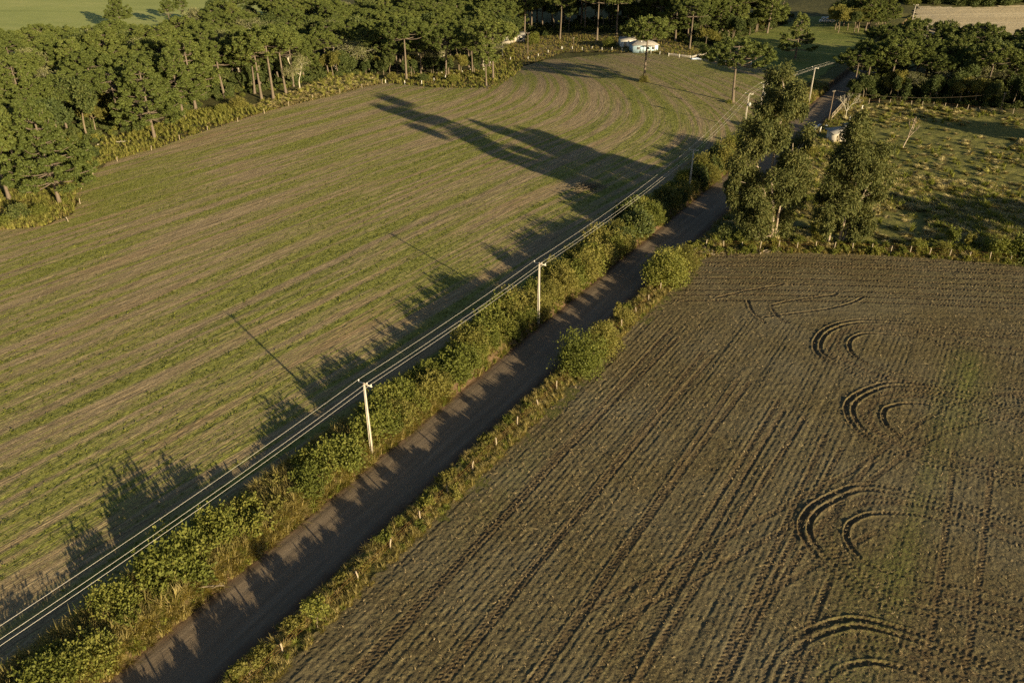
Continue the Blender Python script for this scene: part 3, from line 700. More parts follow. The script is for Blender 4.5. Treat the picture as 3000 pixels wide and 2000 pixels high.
def bush(name, seed, R, H, leaf, n=26, nper=150, L=0.22, W=0.13, droop=0.0, twigs=10):
    g = np.random.default_rng(seed); fo, st = MB(), MB()
    c = rv(g, n); c[:, 2] = np.abs(c[:, 2]); c = c * (g.uniform(0.35, 1.0, n) ** 0.6)[:, None] * np.array([R * 0.74, R * 0.74, H * 0.70]); c[:, 2] += H * 0.06
    r = g.uniform(0.20, 0.36, n) * (R + H) / 2
    leafy(fo, c, r, nper, L, W, g, droop, 0.6)
    # long shoots that break the outline
    m = 26; d = rv(g, m); d[:, 2] = np.abs(d[:, 2]) + 0.5; d = unit(d)
    for i in range(m):
        o = d[i] * np.array([R * 0.8, R * 0.8, H * 0.78]); ln = g.uniform(0.25, 0.55) * R * 0.6
        k = 12; t = np.linspace(0.1, 1, k)[:, None]; P0 = o + d[i] * ln * t + g.normal(0, 0.04, (k, 3)); ax = unit(rv(g, k) + d[i] * 0.4)
        fo.leaves(P0, ax, perp(ax, g), L * g.uniform(0.8, 1.3, k), W, 0, g.uniform(0.3, 1, k))
    for i in range(twigs):
        e = c[i % n]; st.tube(bez(np.array([g.normal(0, .15), g.normal(0, .15), -0.2]), np.array([e[0] * .3, e[1] * .3, e[2] * .6]), e, 5), np.linspace(0.06, 0.02, 5), 4, cap=False)
    return [('stems', st.mesh(name + '_stems', ['twig'])), ('foliage', fo.mesh(name + '_foliage', [leaf]))]

def tuft(name, seed, n, h, spread, w_, mat, arch=0.5, head=0):
    g = np.random.default_rng(seed); mb = MB()
    az = g.uniform(0, 6.283, n); d = np.stack([np.cos(az), np.sin(az), 0 * az], 1)
    o = d * (g.random(n) * spread * 0.45)[:, None]; hh = h * g.uniform(0.55, 1.1, n)
    lean = g.uniform(0.05, 1.0, n) * spread
    p1 = o + d * (lean * 0.35)[:, None] + np.stack([0 * az, 0 * az, hh * 0.62], 1)
    p2 = o + d * (lean * (1 + arch))[:, None] + np.stack([0 * az, 0 * az, hh * (1.0 - 0.45 * arch * g.random(n))], 1)
    sd = np.stack([-np.sin(az), np.cos(az), 0 * az], 1) * (w_ * 0.5)
    v = np.stack([o - sd, o + sd, p1 + sd, p1 - sd, p2], 1).reshape(-1, 3); b = np.arange(n)[:, None] * 5
    mb.add(v, b + np.array([[0, 1, 2, 3]]), b + np.array([[3, 2, 4]]), 0, np.repeat(g.uniform(0, 1, n), 5))
    return mb.mesh(name, [mat])

AR = {'u1': araucaria('umbrella_pine_a', 1, 18, 13.0, 8.6, 'umbrella', 5), 'u2': araucaria('umbrella_pine_b', 2, 17, 12.2, 7.8, 'umbrella', 5, low=2), 'u3': araucaria('umbrella_pine_c', 3, 19, 13.6, 7.2, 'umbrella', 4, low=2),
      'u4': araucaria('umbrella_pine_d', 8, 16, 10.2, 8.0, 'umbrella', 5), 'c1': araucaria('candelabra_pine_a', 4, 17, 4.6, 7.4, 'cone', 10, 0.85, 0.06), 'c2': araucaria('candelabra_pine_b', 5, 15, 5.5, 6.4, 'cone', 8, 0.9, 0.06),
      'l1': araucaria('layered_pine_a', 6, 14, 9.6, 9.4, 'umbrella', 4, 0.62, 0.10, low=1), 'l2': araucaria('loose_pine_a', 7, 12, 3.2, 5.6, 'cone', 7, 0.6, 0.15), 'y1': araucaria('young_pine_a', 9, 12, 6.0, 3.2, 'umbrella', 4, 0.8, 0.1, 0.22, 4)}
BL = {'d1': broadleaf('forest_tree_a', 21, 10, 3.8, 'dark_leaf'), 'd2': broadleaf('forest_tree_b', 22, 8, 3.2, 'dark_leaf', hb=0.3), 'd3': broadleaf('forest_tree_c', 23, 12, 3.6, 'dark_leaf'),
      'o1': broadleaf('olive_tree_a', 24, 9, 3.6, 'bush_olive', nper=60), 'p1': broadleaf('lichen_tree_a', 25, 12, 4.6, 'pale_leaf', 'pale_bark', 34, 0.34, 0.2, 0.3, rad=0.28), 'p2': broadleaf('lichen_tree_b', 26, 10, 4.0, 'pale_leaf', 'pale_bark', 22, 0.34, 0.2, 0.35, rad=0.24)}
BU = {'g1': bush('green_bush_a', 31, 2.2, 3.0, 'bush_leaf'), 'g2': bush('green_bush_b', 32, 1.9, 3.6, 'bush_leaf'), 'g3': bush('green_bush_c', 33, 2.6, 2.6, 'bush_leaf', 30),
      'o1': bush('olive_bush_a', 34, 2.3, 3.2, 'bush_olive', 26, 150, 0.24, 0.10, 0.2), 'o2': bush('olive_bush_b', 35, 2.0, 2.6, 'bush_olive', 24, 150, 0.24, 0.10), 'd1': bush('dark_bush_a', 36, 2.4, 3.4, 'dark_leaf', 24, 120, 0.32, 0.2),
      's1': bush('low_shrub_a', 37, 1.3, 1.3, 'bush_leaf', 16, 120, 0.2, 0.12), 's2': bush('low_shrub_b', 38, 1.2, 1.1, 'bush_olive', 16, 120, 0.2, 0.1)}
BIG = {'a': bush('tall_bush_a', 41, 3.6, 5.4, 'bush_leaf', 60, 150, 0.26, 0.16), 'b': bush('tall_bush_b', 42, 3.2, 5.2, 'bush_leaf', 56, 150, 0.24, 0.12), 'c': bush('tall_bush_c', 43, 2.6, 4.2, 'bush_olive', 40, 150, 0.24, 0.11)}
GR = {'gold': [tuft('dry_tuft_a', 51, 46, 1.0, 0.55, 0.045, 'gold_grass', 0.7), tuft('dry_tuft_b', 52, 40, 1.25, 0.5, 0.045, 'gold_grass', 0.5), tuft('dry_tuft_c', 53, 44, 0.75, 0.7, 0.05, 'gold_grass', 1.0)],
      'green': [tuft('green_tuft_a', 54, 46, 0.8, 0.55, 0.055, 'green_grass', 0.7), tuft('green_tuft_b', 55, 40, 1.0, 0.5, 0.055, 'green_grass', 0.6)],
      'reed': [tuft('reed_tuft_a', 56, 50, 1.7, 0.8, 0.08, 'reed_grass', 0.6), tuft('reed_tuft_b', 57, 46, 1.4, 0.9, 0.08, 'reed_grass', 0.8)],
      'sprout': [tuft('sprout_a', 58, 9, 0.17, 0.16, 0.05, 'green_grass', 0.6), tuft('sprout_b', 59, 7, 0.14, 0.2, 0.06, 'green_grass', 0.9)],
      'mound': [tuft('tussock_a', 60, 170, 0.55, 0.42, 0.085, 'tussock', 0.9), tuft('tussock_b', 61, 160, 0.45, 0.48, 0.085, 'tussock', 1.1), tuft('tussock_c', 62, 120, 0.42, 0.5, 0.08, 'reed_grass', 1.0)],
      'straw': [tuft('straw_a', 63, 7, 0.05, 0.22, 0.03, 'straw', 0.8), tuft('straw_b', 64, 6, 0.08, 0.16, 0.035, 'straw', 0.8)]}
R_ = random.Random(4)

# ------------------------------------------------------------------ trees
def zt(x, y): return float(T(x, y)) - 0.1
def proj(x, y, z):
    c, s_ = math.cos(CAM_PITCH), math.sin(CAM_PITCH); v = z - CAM_H
    zc = y * c - v * s_; return 1500 + FPX * x / zc, 1000 + FPX * (-y * s_ - v * c) / zc
def pine(kind, x, y, h, label, group=None, name='araucaria_pine'):
    base = {'u1': 18, 'u2': 17, 'u3': 19, 'u4': 16, 'c1': 17, 'c2': 15, 'l1': 14, 'l2': 12, 'y1': 12}[kind]; f = h / base; k = f ** 0.6
    return spawn(name, AR[kind], label, 'pine tree', (x, y, zt(x, y)), R_.uniform(0, 6.28), (k * R_.uniform(.94, 1.06), k * R_.uniform(.94, 1.06), f), group)
def tree(kind, x, y, f, label, group=None, name='broadleaf_tree', cat='tree'):
    return spawn(name, BL[kind], label, cat, (x, y, zt(x, y)), R_.uniform(0, 6.28), (f * R_.uniform(.9, 1.1), f * R_.uniform(.9, 1.1), f), group)
taken = []
def pp(kind, px, py, h, label):
    x, y, _ = at(px, py); taken.append((x, y, 4.5)); return pine(kind, x, y, h, label)
# named trees along the edge of the left forest and out in the fields
pp('u4', 30, 590, 17, 'araucaria pine at the left picture edge, pale trunk standing in the field corner scrub')
pp('c1', 178, 602, 18.5, 'tall araucaria with leaning pale trunk rising from the bushes in the field corner')
pp('c1', 96, 400, 17, 'dense rounded araucaria behind the field corner pines at the left')
pp('c1', 453, 402, 17, 'wide candelabra araucaria with bare layered limbs above the tall yellow grass')
pp('c2', 574, 321, 18, 'narrow araucaria with pale straight trunk just right of the wide candelabra one')
pp('c2', 540, 345, 15, 'araucaria half hidden behind the wide candelabra one at the grass edge')
pp('u2', 767, 290, 17, 'leftmost of the three bare-trunked araucarias beside the yellow tussocks')
pp('u1', 802, 294, 19, 'middle of the three bare-trunked araucarias, with the broadest flat crown')
pp('u3', 838, 273, 18, 'rightmost of the three bare-trunked araucarias beside the yellow tussocks')
pp('u1', 1191, 236, 18, 'araucaria with long bare trunk on the forest tip left of the slender pair')
pp('u4', 1306, 226, 15, 'araucaria in scrub on the forest tip, low spreading limbs')
pp('u2', 1374, 198, 15, 'araucaria behind the slender pair at the end of the forest tip')
pp('y1', 1425, 251, 12, 'slender young araucaria, left of the pair at the field edge of the forest tip')
pp('u2', 1445, 235, 17, 'taller araucaria, right of the pair at the field edge of the forest tip')
pp('u1', 1557, 92, 19, 'tall bare-trunked araucaria behind the dark wooden utility pole')
pp('u3', 1640, 117, 19, 'tall araucaria standing at the back of the farmyard grass')
pp('u1', 1749, 120, 20, 'straight thin-trunked araucaria before the dark woods left of the blue house')
pp('u2', 1806, 108, 18, 'bare-trunked araucaria rising just left of the blue house')
pp('u1', 2020, 145, 16, 'bare-trunked araucaria behind the white garden fence')
pp('u2', 1886, 236, 17.5, 'lone araucaria in the field in front of the blue house')
pp('l1', 2147, 300, 15.5, 'lone flat-crowned araucaria in the field beside the double pole')
pp('l2', 2329, 172, 12.5, 'lone loose araucaria with drooping lower limbs on the green meadow')
pp('u4', 2535, 262, 13, 'broad araucaria overhanging the road at the near edge of the right wood')
pp('l1', 2690, 200, 14, 'fan-shaped araucaria with bare up-swept limbs in the middle of the right wood')
pp('u2', 2575, 205, 13, 'dark araucaria behind the broad one overhanging the road')
pp('u4', 2640, 245, 10, 'low araucaria in front of the fan-shaped one in the right wood')

def in_view(x, y, m=140, h=12.0):                    # leave out trees the photograph shows nothing of
    px, py = proj(x, y, float(T(x, y)) + h); return -m < px < 3000 + m and py > -25
def fill_zone(poly, spacing, seed, pick, place, vh=12.0):
    g = random.Random(seed); a = np.asarray(poly); x0, y0 = a.min(0); x1, y1 = a.max(0); cnt = 0
    for _ in range(6000):
        x, y = g.uniform(x0, x1), g.uniform(y0, y1)
        if not inside(poly, np.array([x]), np.array([y]))[0]: continue
        s = spacing * g.uniform(0.85, 1.2)
        if any((x - u) ** 2 + (y - v) ** 2 < (max(s, q) ** 2) for u, v, q in taken): continue
        if not in_view(x, y, h=vh): continue
        taken.append((x, y, s * 0.9)); place(g, x, y); cnt += 1
    return cnt
E2 = A2((60, 560), (230, 440), (420, 385), (600, 305), (830, 262), (960, 232), (1100, 215), (1180, 222), (1400, 215), (1470, 190), (1480, 135))
Z_LEFT = E2 + [(2, 345), (0, 410), (-125, 410), (-138, 322), (-170, 308), (-205, 300), (-190, 235), (-120, 165)]
def place_left(g, x, y):
    r = g.random()
    if r < 0.66: pine(g.choice(['u1', 'u2', 'u3', 'u4', 'u1', 'c2', 'u4']), x, y, g.uniform(10.5, 15), 'araucaria crown packed among others inside the forest left of the field', 'pines inside the left forest')
    elif r < 0.86: tree(g.choice(['d1', 'd3', 'd1']), x, y, g.uniform(0.95, 1.35), 'dark leafy tree between the pines inside the left forest', 'leafy trees inside the left forest')
    else: tree(g.choice(['p1', 'p2']), x, y, g.uniform(0.9, 1.25), 'pale lichen-covered tree showing twisted limbs among the left forest pines', 'pale trees inside the left forest')
# pale trees that stand out
for k, (px, py, f, lb) in enumerate([(130, 262, 1.15, 'large pale lichen-covered tree between the pine crowns at the far left'), (10, 268, 1.0, 'pale lichen-covered tree cut by the left picture edge'), (195, 285, 0.9, 'pale twisted-limbed tree right of the large pale one at the far left'),
                                     (290, 240, 0.8, 'small pale tree under a flat pine crown at the left'), (880, 240, 0.85, 'pale bare-limbed tree at the forest edge right of the three bare trunks'), (790, 95, 1.0, 'pale tree crown among pines near the top of the left forest'),
                                     (860, 110, 0.8, 'smaller pale crown right of the pale one near the top of the left forest'), (800, 135, 0.8, 'pale crown below the pale pair near the top of the left forest')]):
    x, y, _ = at(px, py + 60 if k > 4 else py + 30); taken.append((x, y, 4)); tree(['p1', 'p2'][k % 2], x, y, f, lb, name='lichen_tree')
n1 = fill_zone(Z_LEFT, 7.2, 11, None, place_left)
# leafy edge trees and scrub under the front pines
def edge_trees(poly_line, n, seed, kinds, f0, f1, label, group, jit=5.0, name='edge_tree'):
    g = random.Random(seed); a = np.asarray(poly_line); d = np.concatenate([[0], np.cumsum(np.linalg.norm(np.diff(a, axis=0), axis=1))])
    for i in range(n):
        t = (i + g.random()) / n * d[-1]; x = np.interp(t, d, a[:, 0]) + g.uniform(-jit, jit); y = np.interp(t, d, a[:, 1]) + g.uniform(-jit * .3, jit)
        tree(g.choice(kinds), x, y, g.uniform(f0, f1), label, group, name)
edge_trees(A2((270, 400), (400, 330), (560, 290), (720, 262), (900, 235), (1010, 222)), 22, 3, ['d1', 'd2', 'd2', 'o1'], 0.6, 0.95, 'small leafy tree in the dark underwood along the left forest edge', 'leafy trees along the left forest edge', 4)
edge_trees(A2((1060, 215), (1150, 222), (1300, 220), (1400, 215)), 16, 5, ['d2', 'd2', 'd1', 'o1'], 0.55, 0.85, 'leafy tree in the scrub on the forest tip between field and farmyard', 'leafy trees on the forest tip', 4)
# the woods behind the farmyard and along the meadow
Z_BACK = A2((1485, 125), (1560, 92), (1700, 88), (1830, 96), (1960, 108)) + [(105, 345), (118, 372), (120, 400), (-10, 400), (-10, 345)]
def place_back(g, x, y):
    if g.random() < 0.7: pine(g.choice(['u1', 'u2', 'u3', 'u4', 'c2']), x, y, g.uniform(15, 20), 'dark araucaria in the woods behind the blue house and farmyard', 'pines behind the farmyard')
    else: tree(g.choice(['d1', 'd3']), x, y, g.uniform(0.9, 1.3), 'dark leafy tree in the woods behind the farmyard', 'leafy trees behind the farmyard')
n2 = fill_zone(Z_BACK, 6.5, 12, None, place_back)
Z_MEADW = A2((1985, 128), (2060, 128), (2150, 100), (2290, 62), (2325, 40)) + [(150, 395), (150, 420), (60, 420), (62, 360)]
def place_mw(g, x, y):
    r = g.random()
    if r < 0.5: pine(g.choice(['u1', 'u2', 'c2', 'u4']), x, y, g.uniform(11, 16), 'araucaria in the wood along the upper edge of the green meadow', 'pines along the meadow wood')
    elif r < 0.9: tree(g.choice(['d1', 'd3', 'o1', 'd1']), x, y, g.uniform(0.85, 1.2), 'leafy tree in the wood along the upper edge of the green meadow', 'leafy trees along the meadow wood')
    else: tree('p1', x, y, g.uniform(0.8, 1.1), 'pale leafy tree in the wood along the upper edge of the green meadow', 'pale trees along the meadow wood')
n3 = fill_zone(Z_MEADW, 6.0, 13, None, place_mw)
edge_trees(A2((2080, 152), (2150, 116), (2230, 92), (2300, 68)), 14, 7, ['o1', 'd2', 'd1'], 0.55, 0.9, 'rounded leafy tree on the margin of the meadow wood', 'leafy trees on the meadow wood margin', 3)
# clump standing in the meadow before the pale field
Z_CLUMP = A2((2442, 98), (2500, 100), (2590, 88), (2585, 70), (2520, 62), (2440, 76))
fill_zone(Z_CLUMP, 4.6, 14, None, lambda g, x, y: (pine('c2', x, y, g.uniform(10, 13), 'dark araucaria in the tree clump before the pale field', 'pines of the meadow clump') if g.random() < 0.35 else tree(g.choice(['d1', 'o1', 'd3']), x, y, g.uniform(0.8, 1.1), 'leafy tree in the tree clump before the pale field', 'leafy trees of the meadow clump')))
Z_CL2 = [(135, 388), (200, 402), (196, 424), (205, 470), (120, 470), (118, 405)]
fill_zone(Z_CL2, 6.0, 15, None, lambda g, x, y: pine(g.choice(['u1', 'u3', 'u2']), x, y, g.uniform(13, 17), 'tall thin-trunked araucaria in the row beside the pale field', 'pines beside the pale field'))
fe = A2((2655, 14), (2850, 17), (3000, 10)); Z_FAR = fe + [(fe[2][0] + 60, fe[2][1] + 6), (fe[2][0] + 60, fe[2][1] + 45), (fe[0][0], fe[0][1] + 45)]
def place_far(g, x, y):
    f = g.uniform(1.3, 2.1); spawn('distant_tree', BU[g.choice(['d1', 'd1', 'g2'])], 'distant leafy tree in the forest strip beyond the pale field', 'tree', (x, y, zt(x, y)), g.uniform(0, 6), (f, f, f), 'far trees beyond the pale field')
fill_zone(Z_FAR, 5.0, 16, None, place_far, vh=2.0)
# the wood at the right of the road
Z_RW = A2((2480, 275), (2600, 272), (2740, 285), (2900, 295), (3000, 300)) + [(215, 214), (235, 252), (215, 285), (168, 286), (138, 280), (124, 268)]
def place_rw(g, x, y):
    if g.random() < 0.62: pine(g.choice(['u4', 'u2', 'u1', 'c2']), x, y, g.uniform(10, 14.5), 'dark araucaria in the wood right of the road', 'pines of the right wood')
    else: tree(g.choice(['d1', 'd3', 'd1']), x, y, g.uniform(0.8, 1.15), 'dark leafy tree in the wood right of the road', 'leafy trees of the right wood')
n4 = fill_zone(Z_RW, 6.2, 17, None, place_rw)
edge_trees(A2((2490, 285), (2600, 290), (2740, 298), (2900, 310), (3000, 312)), 22, 9, ['d2', 'd2', 'o1', 'd1'], 0.5, 0.85, 'scrubby leafy tree on the front edge of the right wood', 'leafy trees on the right wood edge', 3)
for k, (px, py, f, lb) in enumerate([(2655, 292, 0.75, 'thin pale tree with sparse crown at the front of the right wood'), (2740, 290, 0.9, 'pale round-crowned tree in the middle front of the right wood'), (2860, 280, 1.0, 'tall pale tree with fanned bare crown in the right wood'), (2830, 292, 0.7, 'small pale tree at the foot of the tall fanned one in the right wood')]):
    x, y, _ = at(px, py); tree('p2', x, y, f, lb, name='lichen_tree')
# trees standing just right of the picture, whose shadows cross the pasture
for k, (x, y, kd, f) in enumerate([(97, 124, 'd1', 0.75), (104, 122, 'd3', 0.85), (112, 121, 'd1', 0.95), (121, 118, 'd3', 0.9), (131, 117, 'd1', 1.0), (150, 168, 'd3', 1.2), (157, 166, 'd1', 1.3), (152, 196, 'd1', 1.4), (161, 192, 'd3', 1.35), (170, 200, 'd1', 1.5), (146, 206, 'd3', 1.1), (180, 194, 'd1', 1.5), (190, 204, 'd3', 1.4)]):
    tree(kd, x, y, f, 'leafy tree beyond the right picture edge, %s of those casting pasture shadows' % ORD[k], 'trees beyond the right picture edge')
# crowns and strays at the top left, against the distant field
pp('c2', 355, 84, 13, 'lone dark araucaria standing out against the distant green field')
for k, (px, py) in enumerate([(500, 35), (540, 22)]): pp('y1', px, py + 45, 11, ['small araucaria crown left of a pair against the distant field', 'small araucaria crown right of a pair against the distant field'][k])
print('forest', n1, n2, n3, n4)

# ------------------------------------------------------------------ eucalypts
def eucalyptus(name, seed, stems, clumps, sc=1.0):
    """tall gum: pale forking stems reaching every hanging leaf clump; clumps are (dx, dy, z, r) in metres from the base"""
    g = np.random.default_rng(seed); wood, crown = MB(), MB(); spine = []
    for (bx, by, pts, r0) in stems:
        p = np.array([(bx, by, -0.2)] + list(pts), float); q = spline(p, 1.2); wood.tube(q, np.linspace(r0, 0.07, len(q)), 7); spine.append(q)
    allp = np.vstack(spine)
    cl = []
    for (dx, dy, z, r) in clumps:
        for k in range(7): cl.append((dx + g.normal(0, r * 0.45), dy + g.normal(0, r * 0.5), z + g.normal(0, r * 0.4), r * g.uniform(0.42, 0.68)))
    cl = np.array(cl)
    for c in cl[::2]:
        lowp = allp[allp[:, 2] < c[2] - 0.8]
        if len(lowp) == 0: lowp = allp[:3]
        o = lowp[np.argmin(np.linalg.norm(lowp - c[:3], axis=1))]
        wood.tube(bez(o, (o + c[:3]) / 2 + np.array([0, 0, 0.6]), c[:3], 6), np.linspace(0.10, 0.025, 6), 4, cap=False)
    base = np.clip(0.35 + 0.35 * g.random(len(cl)), 0, 1)
    leafy(crown, cl[:, :3], cl[:, 3] * 1.12, 400, 0.50, 0.17, g, 0.75, 0.30, 0, base, 1.1)
    # hanging sprays below every clump
    m = len(cl) * 6; o = np.repeat(cl, 6, 0); D = rv(g, m); D[:, 2] = -np.abs(D[:, 2]) * 0.7; st = o[:, :3] + D * o[:, 3:4] * 0.9
    k = 14; t = np.linspace(0, 1, k)
    P0 = (st[:, None] + np.stack([D[:, 0:1] * 0.25 * t, D[:, 1:2] * 0.25 * t, -np.abs(g.uniform(0.6, 1.5, (m, 1))) * t], -1)).reshape(-1, 3) + g.normal(0, 0.12, (m * k, 3))
    ax = unit(rv(g, m * k) * 0.6 + np.array([0, 0, -1.0])); crown.leaves(P0, ax, perp(ax, g), 0.5 * g.uniform(0.7, 1.3, m * k), 0.18, 0, np.repeat(g.uniform(0.2, 0.8, m), k))
    return [('trunk', wood.mesh(name + '_trunk', ['euc_bark'], True)), ('crown', crown.mesh(name + '_crown', ['euc_leaf']))]
def px_clumps(bpx, bpy, lst, seed, sy=2.0):
    """clumps read off the photograph: pixel centre and radius -> metres in the upright plane through the base, with real depth around it"""
    g = np.random.default_rng(seed); bx, by, _ = at(bpx, bpy); out = []
    for (cx, cy, r) in lst:
        x, y = cx - 1500.0, cy - 1000.0
        d = (x, FPX * math.cos(CAM_PITCH) - y * math.sin(CAM_PITCH), -FPX * math.sin(CAM_PITCH) - y * math.cos(CAM_PITCH))
        dy = g.normal(0, sy); t = (by + dy) / d[1]; out.append((d[0] * t - bx, dy, CAM_H + d[2] * t, r * t * 0.98))
    return (bx, by), out
o1, c1 = px_clumps(2262, 705, [(2288, 228, 34), (2322, 262, 34), (2262, 285, 36), (2305, 300, 38), (2250, 318, 30), (2335, 315, 28), (2215, 372, 36), (2258, 395, 34), (2300, 385, 40), (2332, 410, 38), (2182, 420, 40), (2228, 425, 26), (2165, 470, 34), (2330, 460, 40),
                                  (2300, 500, 38), (2345, 520, 34), (2200, 500, 36), (2205, 555, 40), (2255, 540, 38), (2310, 565, 40), (2230, 600, 44), (2290, 615, 36), (2190, 620, 30), (2238, 655, 44), (2200, 690, 30), (2285, 670, 30), (2338, 570, 26), (2150, 520, 20), (2148, 570, 14)], 3)
def px_stem(b, pts, r0):
    _, c = px_clumps(*b, [(x, y, 1) for x, y in pts], 1, 0.0); return (c[0][0], c[0][1], [(q[0], q[1] + 0.15 * k, q[2]) for k, q in enumerate(c[1:])], r0)
B1, B2 = (2262, 705), (2458, 712)
e1 = eucalyptus('eucalyptus_a', 61, [px_stem(B1, [(2262, 705), (2264, 600), (2262, 490), (2285, 390), (2300, 270)], 0.36), px_stem(B1, [(2258, 705), (2240, 560), (2215, 470), (2190, 410)], 0.22), px_stem(B1, [(2268, 705), (2290, 580), (2318, 480), (2325, 420)], 0.22)], c1)
spawn('eucalyptus_tree', e1, 'taller of the two big eucalypts, right beside the road, forked pale limbs', 'eucalyptus', (*o1, zt(*o1)))
o2, c2 = px_clumps(2458, 712, [(2513, 362, 26), (2498, 395, 36), (2535, 405, 32), (2478, 435, 36), (2520, 445, 44), (2562, 455, 36), (2455, 480, 34), (2500, 490, 46), (2548, 500, 44), (2588, 500, 32), (2470, 535, 42), (2520, 545, 46), (2570, 550, 36), (2435, 575, 34),
                                  (2485, 590, 42), (2535, 600, 40), (2420, 620, 24), (2470, 635, 32), (2520, 650, 34), (2425, 660, 18), (2510, 690, 22), (2545, 640, 24)], 4)
e2 = eucalyptus('eucalyptus_b', 62, [px_stem(B2, [(2458, 712), (2478, 630), (2510, 520), (2512, 400)], 0.30), px_stem(B2, [(2431, 695), (2440, 640), (2462, 560), (2475, 470)], 0.22), px_stem(B2, [(2466, 710), (2500, 625), (2545, 540), (2560, 480)], 0.24)], c2)
spawn('eucalyptus_tree', e2, 'shorter of the two big eucalypts, three pale stems at the corner of the pasture fence', 'eucalyptus', (*o2, zt(*o2)))

# ------------------------------------------------------------------ hedges and bushes
def cz(s, p): return float(corridor_z(np.array([float(s)]), np.array([float(p)]))[0])
def put_bush(kind, s, p, f, label, name='hedge_bush', src=BU, fz=1.0, group=None):
    x, y = xy(s, p); return spawn(name, src[kind], label, 'bush', (x, y, cz(s, p) - 0.1), R_.uniform(0, 6.28), (f * R_.uniform(.92, 1.1), f * R_.uniform(.92, 1.1), f * fz), group)
sA, sB, sC, sD = 48.5, 78.0, 130.6, 178.0
look = {'g1': 'rounded bright green', 'g2': 'upright green', 'g3': 'broad low green', 'o1': 'olive-yellow', 'o2': 'small olive', 'd1': 'dark green', 's1': 'low green', 's2': 'low olive'}
cnts = {}
def hedge(s0, s1, step, pset, kinds, f0, f1, where, seed, side='left hedge'):
    g = random.Random(seed); s = s0
    while s < s1:
        for p in pset:
            k = g.choice(kinds); key = (where, look[k]); i = cnts.get(key, 0); cnts[key] = i + 1
            put_bush(k, s + g.uniform(-.8, .8), p + g.uniform(-.5, .5), g.uniform(f0, f1), '%s bush, %s such in the %s %s' % (look[k], ORD[i], side, where))
        s += step * g.uniform(0.8, 1.25)
hedge(6, sA - 3, 3.8, (-6.0,), ['s1', 's1', 's2', 'g3'], 1.1, 1.7, 'before the nearest pole', 1)
hedge(12, sA - 2, 5.0, (-8.4,), ['s1', 'g3', 's2'], 1.2, 1.8, 'before the nearest pole', 2)
hedge(sA + 0.5, sB - 2, 2.4, (-5.7, -8.0), ['g1', 'g2', 'g3', 'o2', 'g1', 'o1'], 0.7, 1.45, 'between the two nearest poles', 3)
hedge(sB, sC, 2.6, (-5.7, -8.4), ['g1', 'g2', 'o1', 'd1', 'o1', 'g3'], 0.75, 1.5, 'between second and third pole', 4)
hedge(sC, sD + 4, 2.9, (-5.9, -8.4), ['o1', 'd1', 'g1', 'o2', 'g2'], 0.65, 1.35, 'beyond the third pole', 5)
hedge(sD + 8, 250, 5.5, (-7.0,), ['d1', 'o2', 's2', 's1'], 0.6, 0.9, 'beyond the double pole', 6)
# right-hand verge: low shrubs, two big bushes, saplings
hedge(4, 30, 2.9, (6.2,), ['s1', 's2', 's2'], 0.7, 1.1, 'nearest the camera', 7, 'right verge')
hedge(31, 58, 3.0, (6.2,), ['s2', 's1', 's2'], 0.65, 1.05, 'facing the nearest pole', 8, 'right verge')
hedge(60, 112, 3.2, (6.2,), ['s2', 's1', 's2'], 0.7, 1.0, 'around the two big bushes', 9, 'right verge')
def px_bush(px, py, src, kind, f, label, name='roadside_bush', fz=1.0):
    x, y, z = at(px, py); s, p = sp(x, y); return spawn(name, src[kind], label, 'bush', (x, y, zt(x, y) - 0.1), R_.uniform(0, 6.28), (f, f, f * fz))
px_bush(1700, 1075, BIG, 'b', 1.25, 'big dense bush at the right road edge, left one of two')
px_bush(1765, 1025, BIG, 'c', 1.2, 'feathery olive bush leaning against the left big bush at the right road edge')
px_bush(1945, 825, BIG, 'a', 1.25, 'big round bright green bush at the right road edge, right one of two')
px_bush(2000, 790, BIG, 'c', 1.2, 'olive-green bush merging with the right big round bush')
px_bush(2118, 490, BIG, 'c', 1.25, 'tall olive bush in the left hedge behind the third pole')
px_bush(2150, 445, BIG, 'b', 1.1, 'tall green bush in the left hedge beside the taller eucalypt')
px_bush(2085, 525, BIG, 'c', 0.9, 'olive bush in the left hedge just beyond the third pole')
px_bush(1830, 945, BU, 'o1', 0.8, 'bush between the two big bushes at the right road edge')
px_bush(2120, 700, BU, 'd1', 0.9, 'dark bush at the foot of the taller eucalypt by the road')
px_bush(2170, 712, BU, 'g2', 0.9, 'upright bush at the left foot of the taller eucalypt')
px_bush(2345, 715, BU, 'g1', 0.6, 'small green bush right of the taller eucalypt foot')
px_bush(2395, 705, BU, 'o2', 0.7, 'airy olive bush left of the three-stemmed eucalypt')
px_bush(2370, 455, BU, 'o1', 1.0, 'sunlit yellow-olive bush between the eucalypts near the small shed')
px_bush(2500, 715, BU, 'g2', 0.7, 'green bush at the right foot of the three-stemmed eucalypt')
for k, (px, py, kd, f, lb) in enumerate([(2560, 728, 's1', 1.0, 'low bush at the pasture fence below its leftmost posts'), (2625, 732, 's2', 1.0, 'small olive bush second along the pasture fence'), (2685, 735, 'g1', 0.85, 'rounded bush at the middle of the pasture fence'), (2760, 742, 'o2', 0.9, 'olive bush below the fence saplings'),
                                         (2850, 752, 's2', 1.2, 'low olive bush right of the fence saplings'), (2920, 752, 'g2', 1.3, 'tall leafy bush near the right end of the pasture fence'), (2975, 758, 'g1', 1.4, 'big bush at the right picture edge on the pasture fence'), (3010, 755, 'd1', 1.5, 'dark bush cut by the right picture edge on the pasture fence')]):
    px_bush(px, py, BU, kd, f, lb, 'fence_bush')
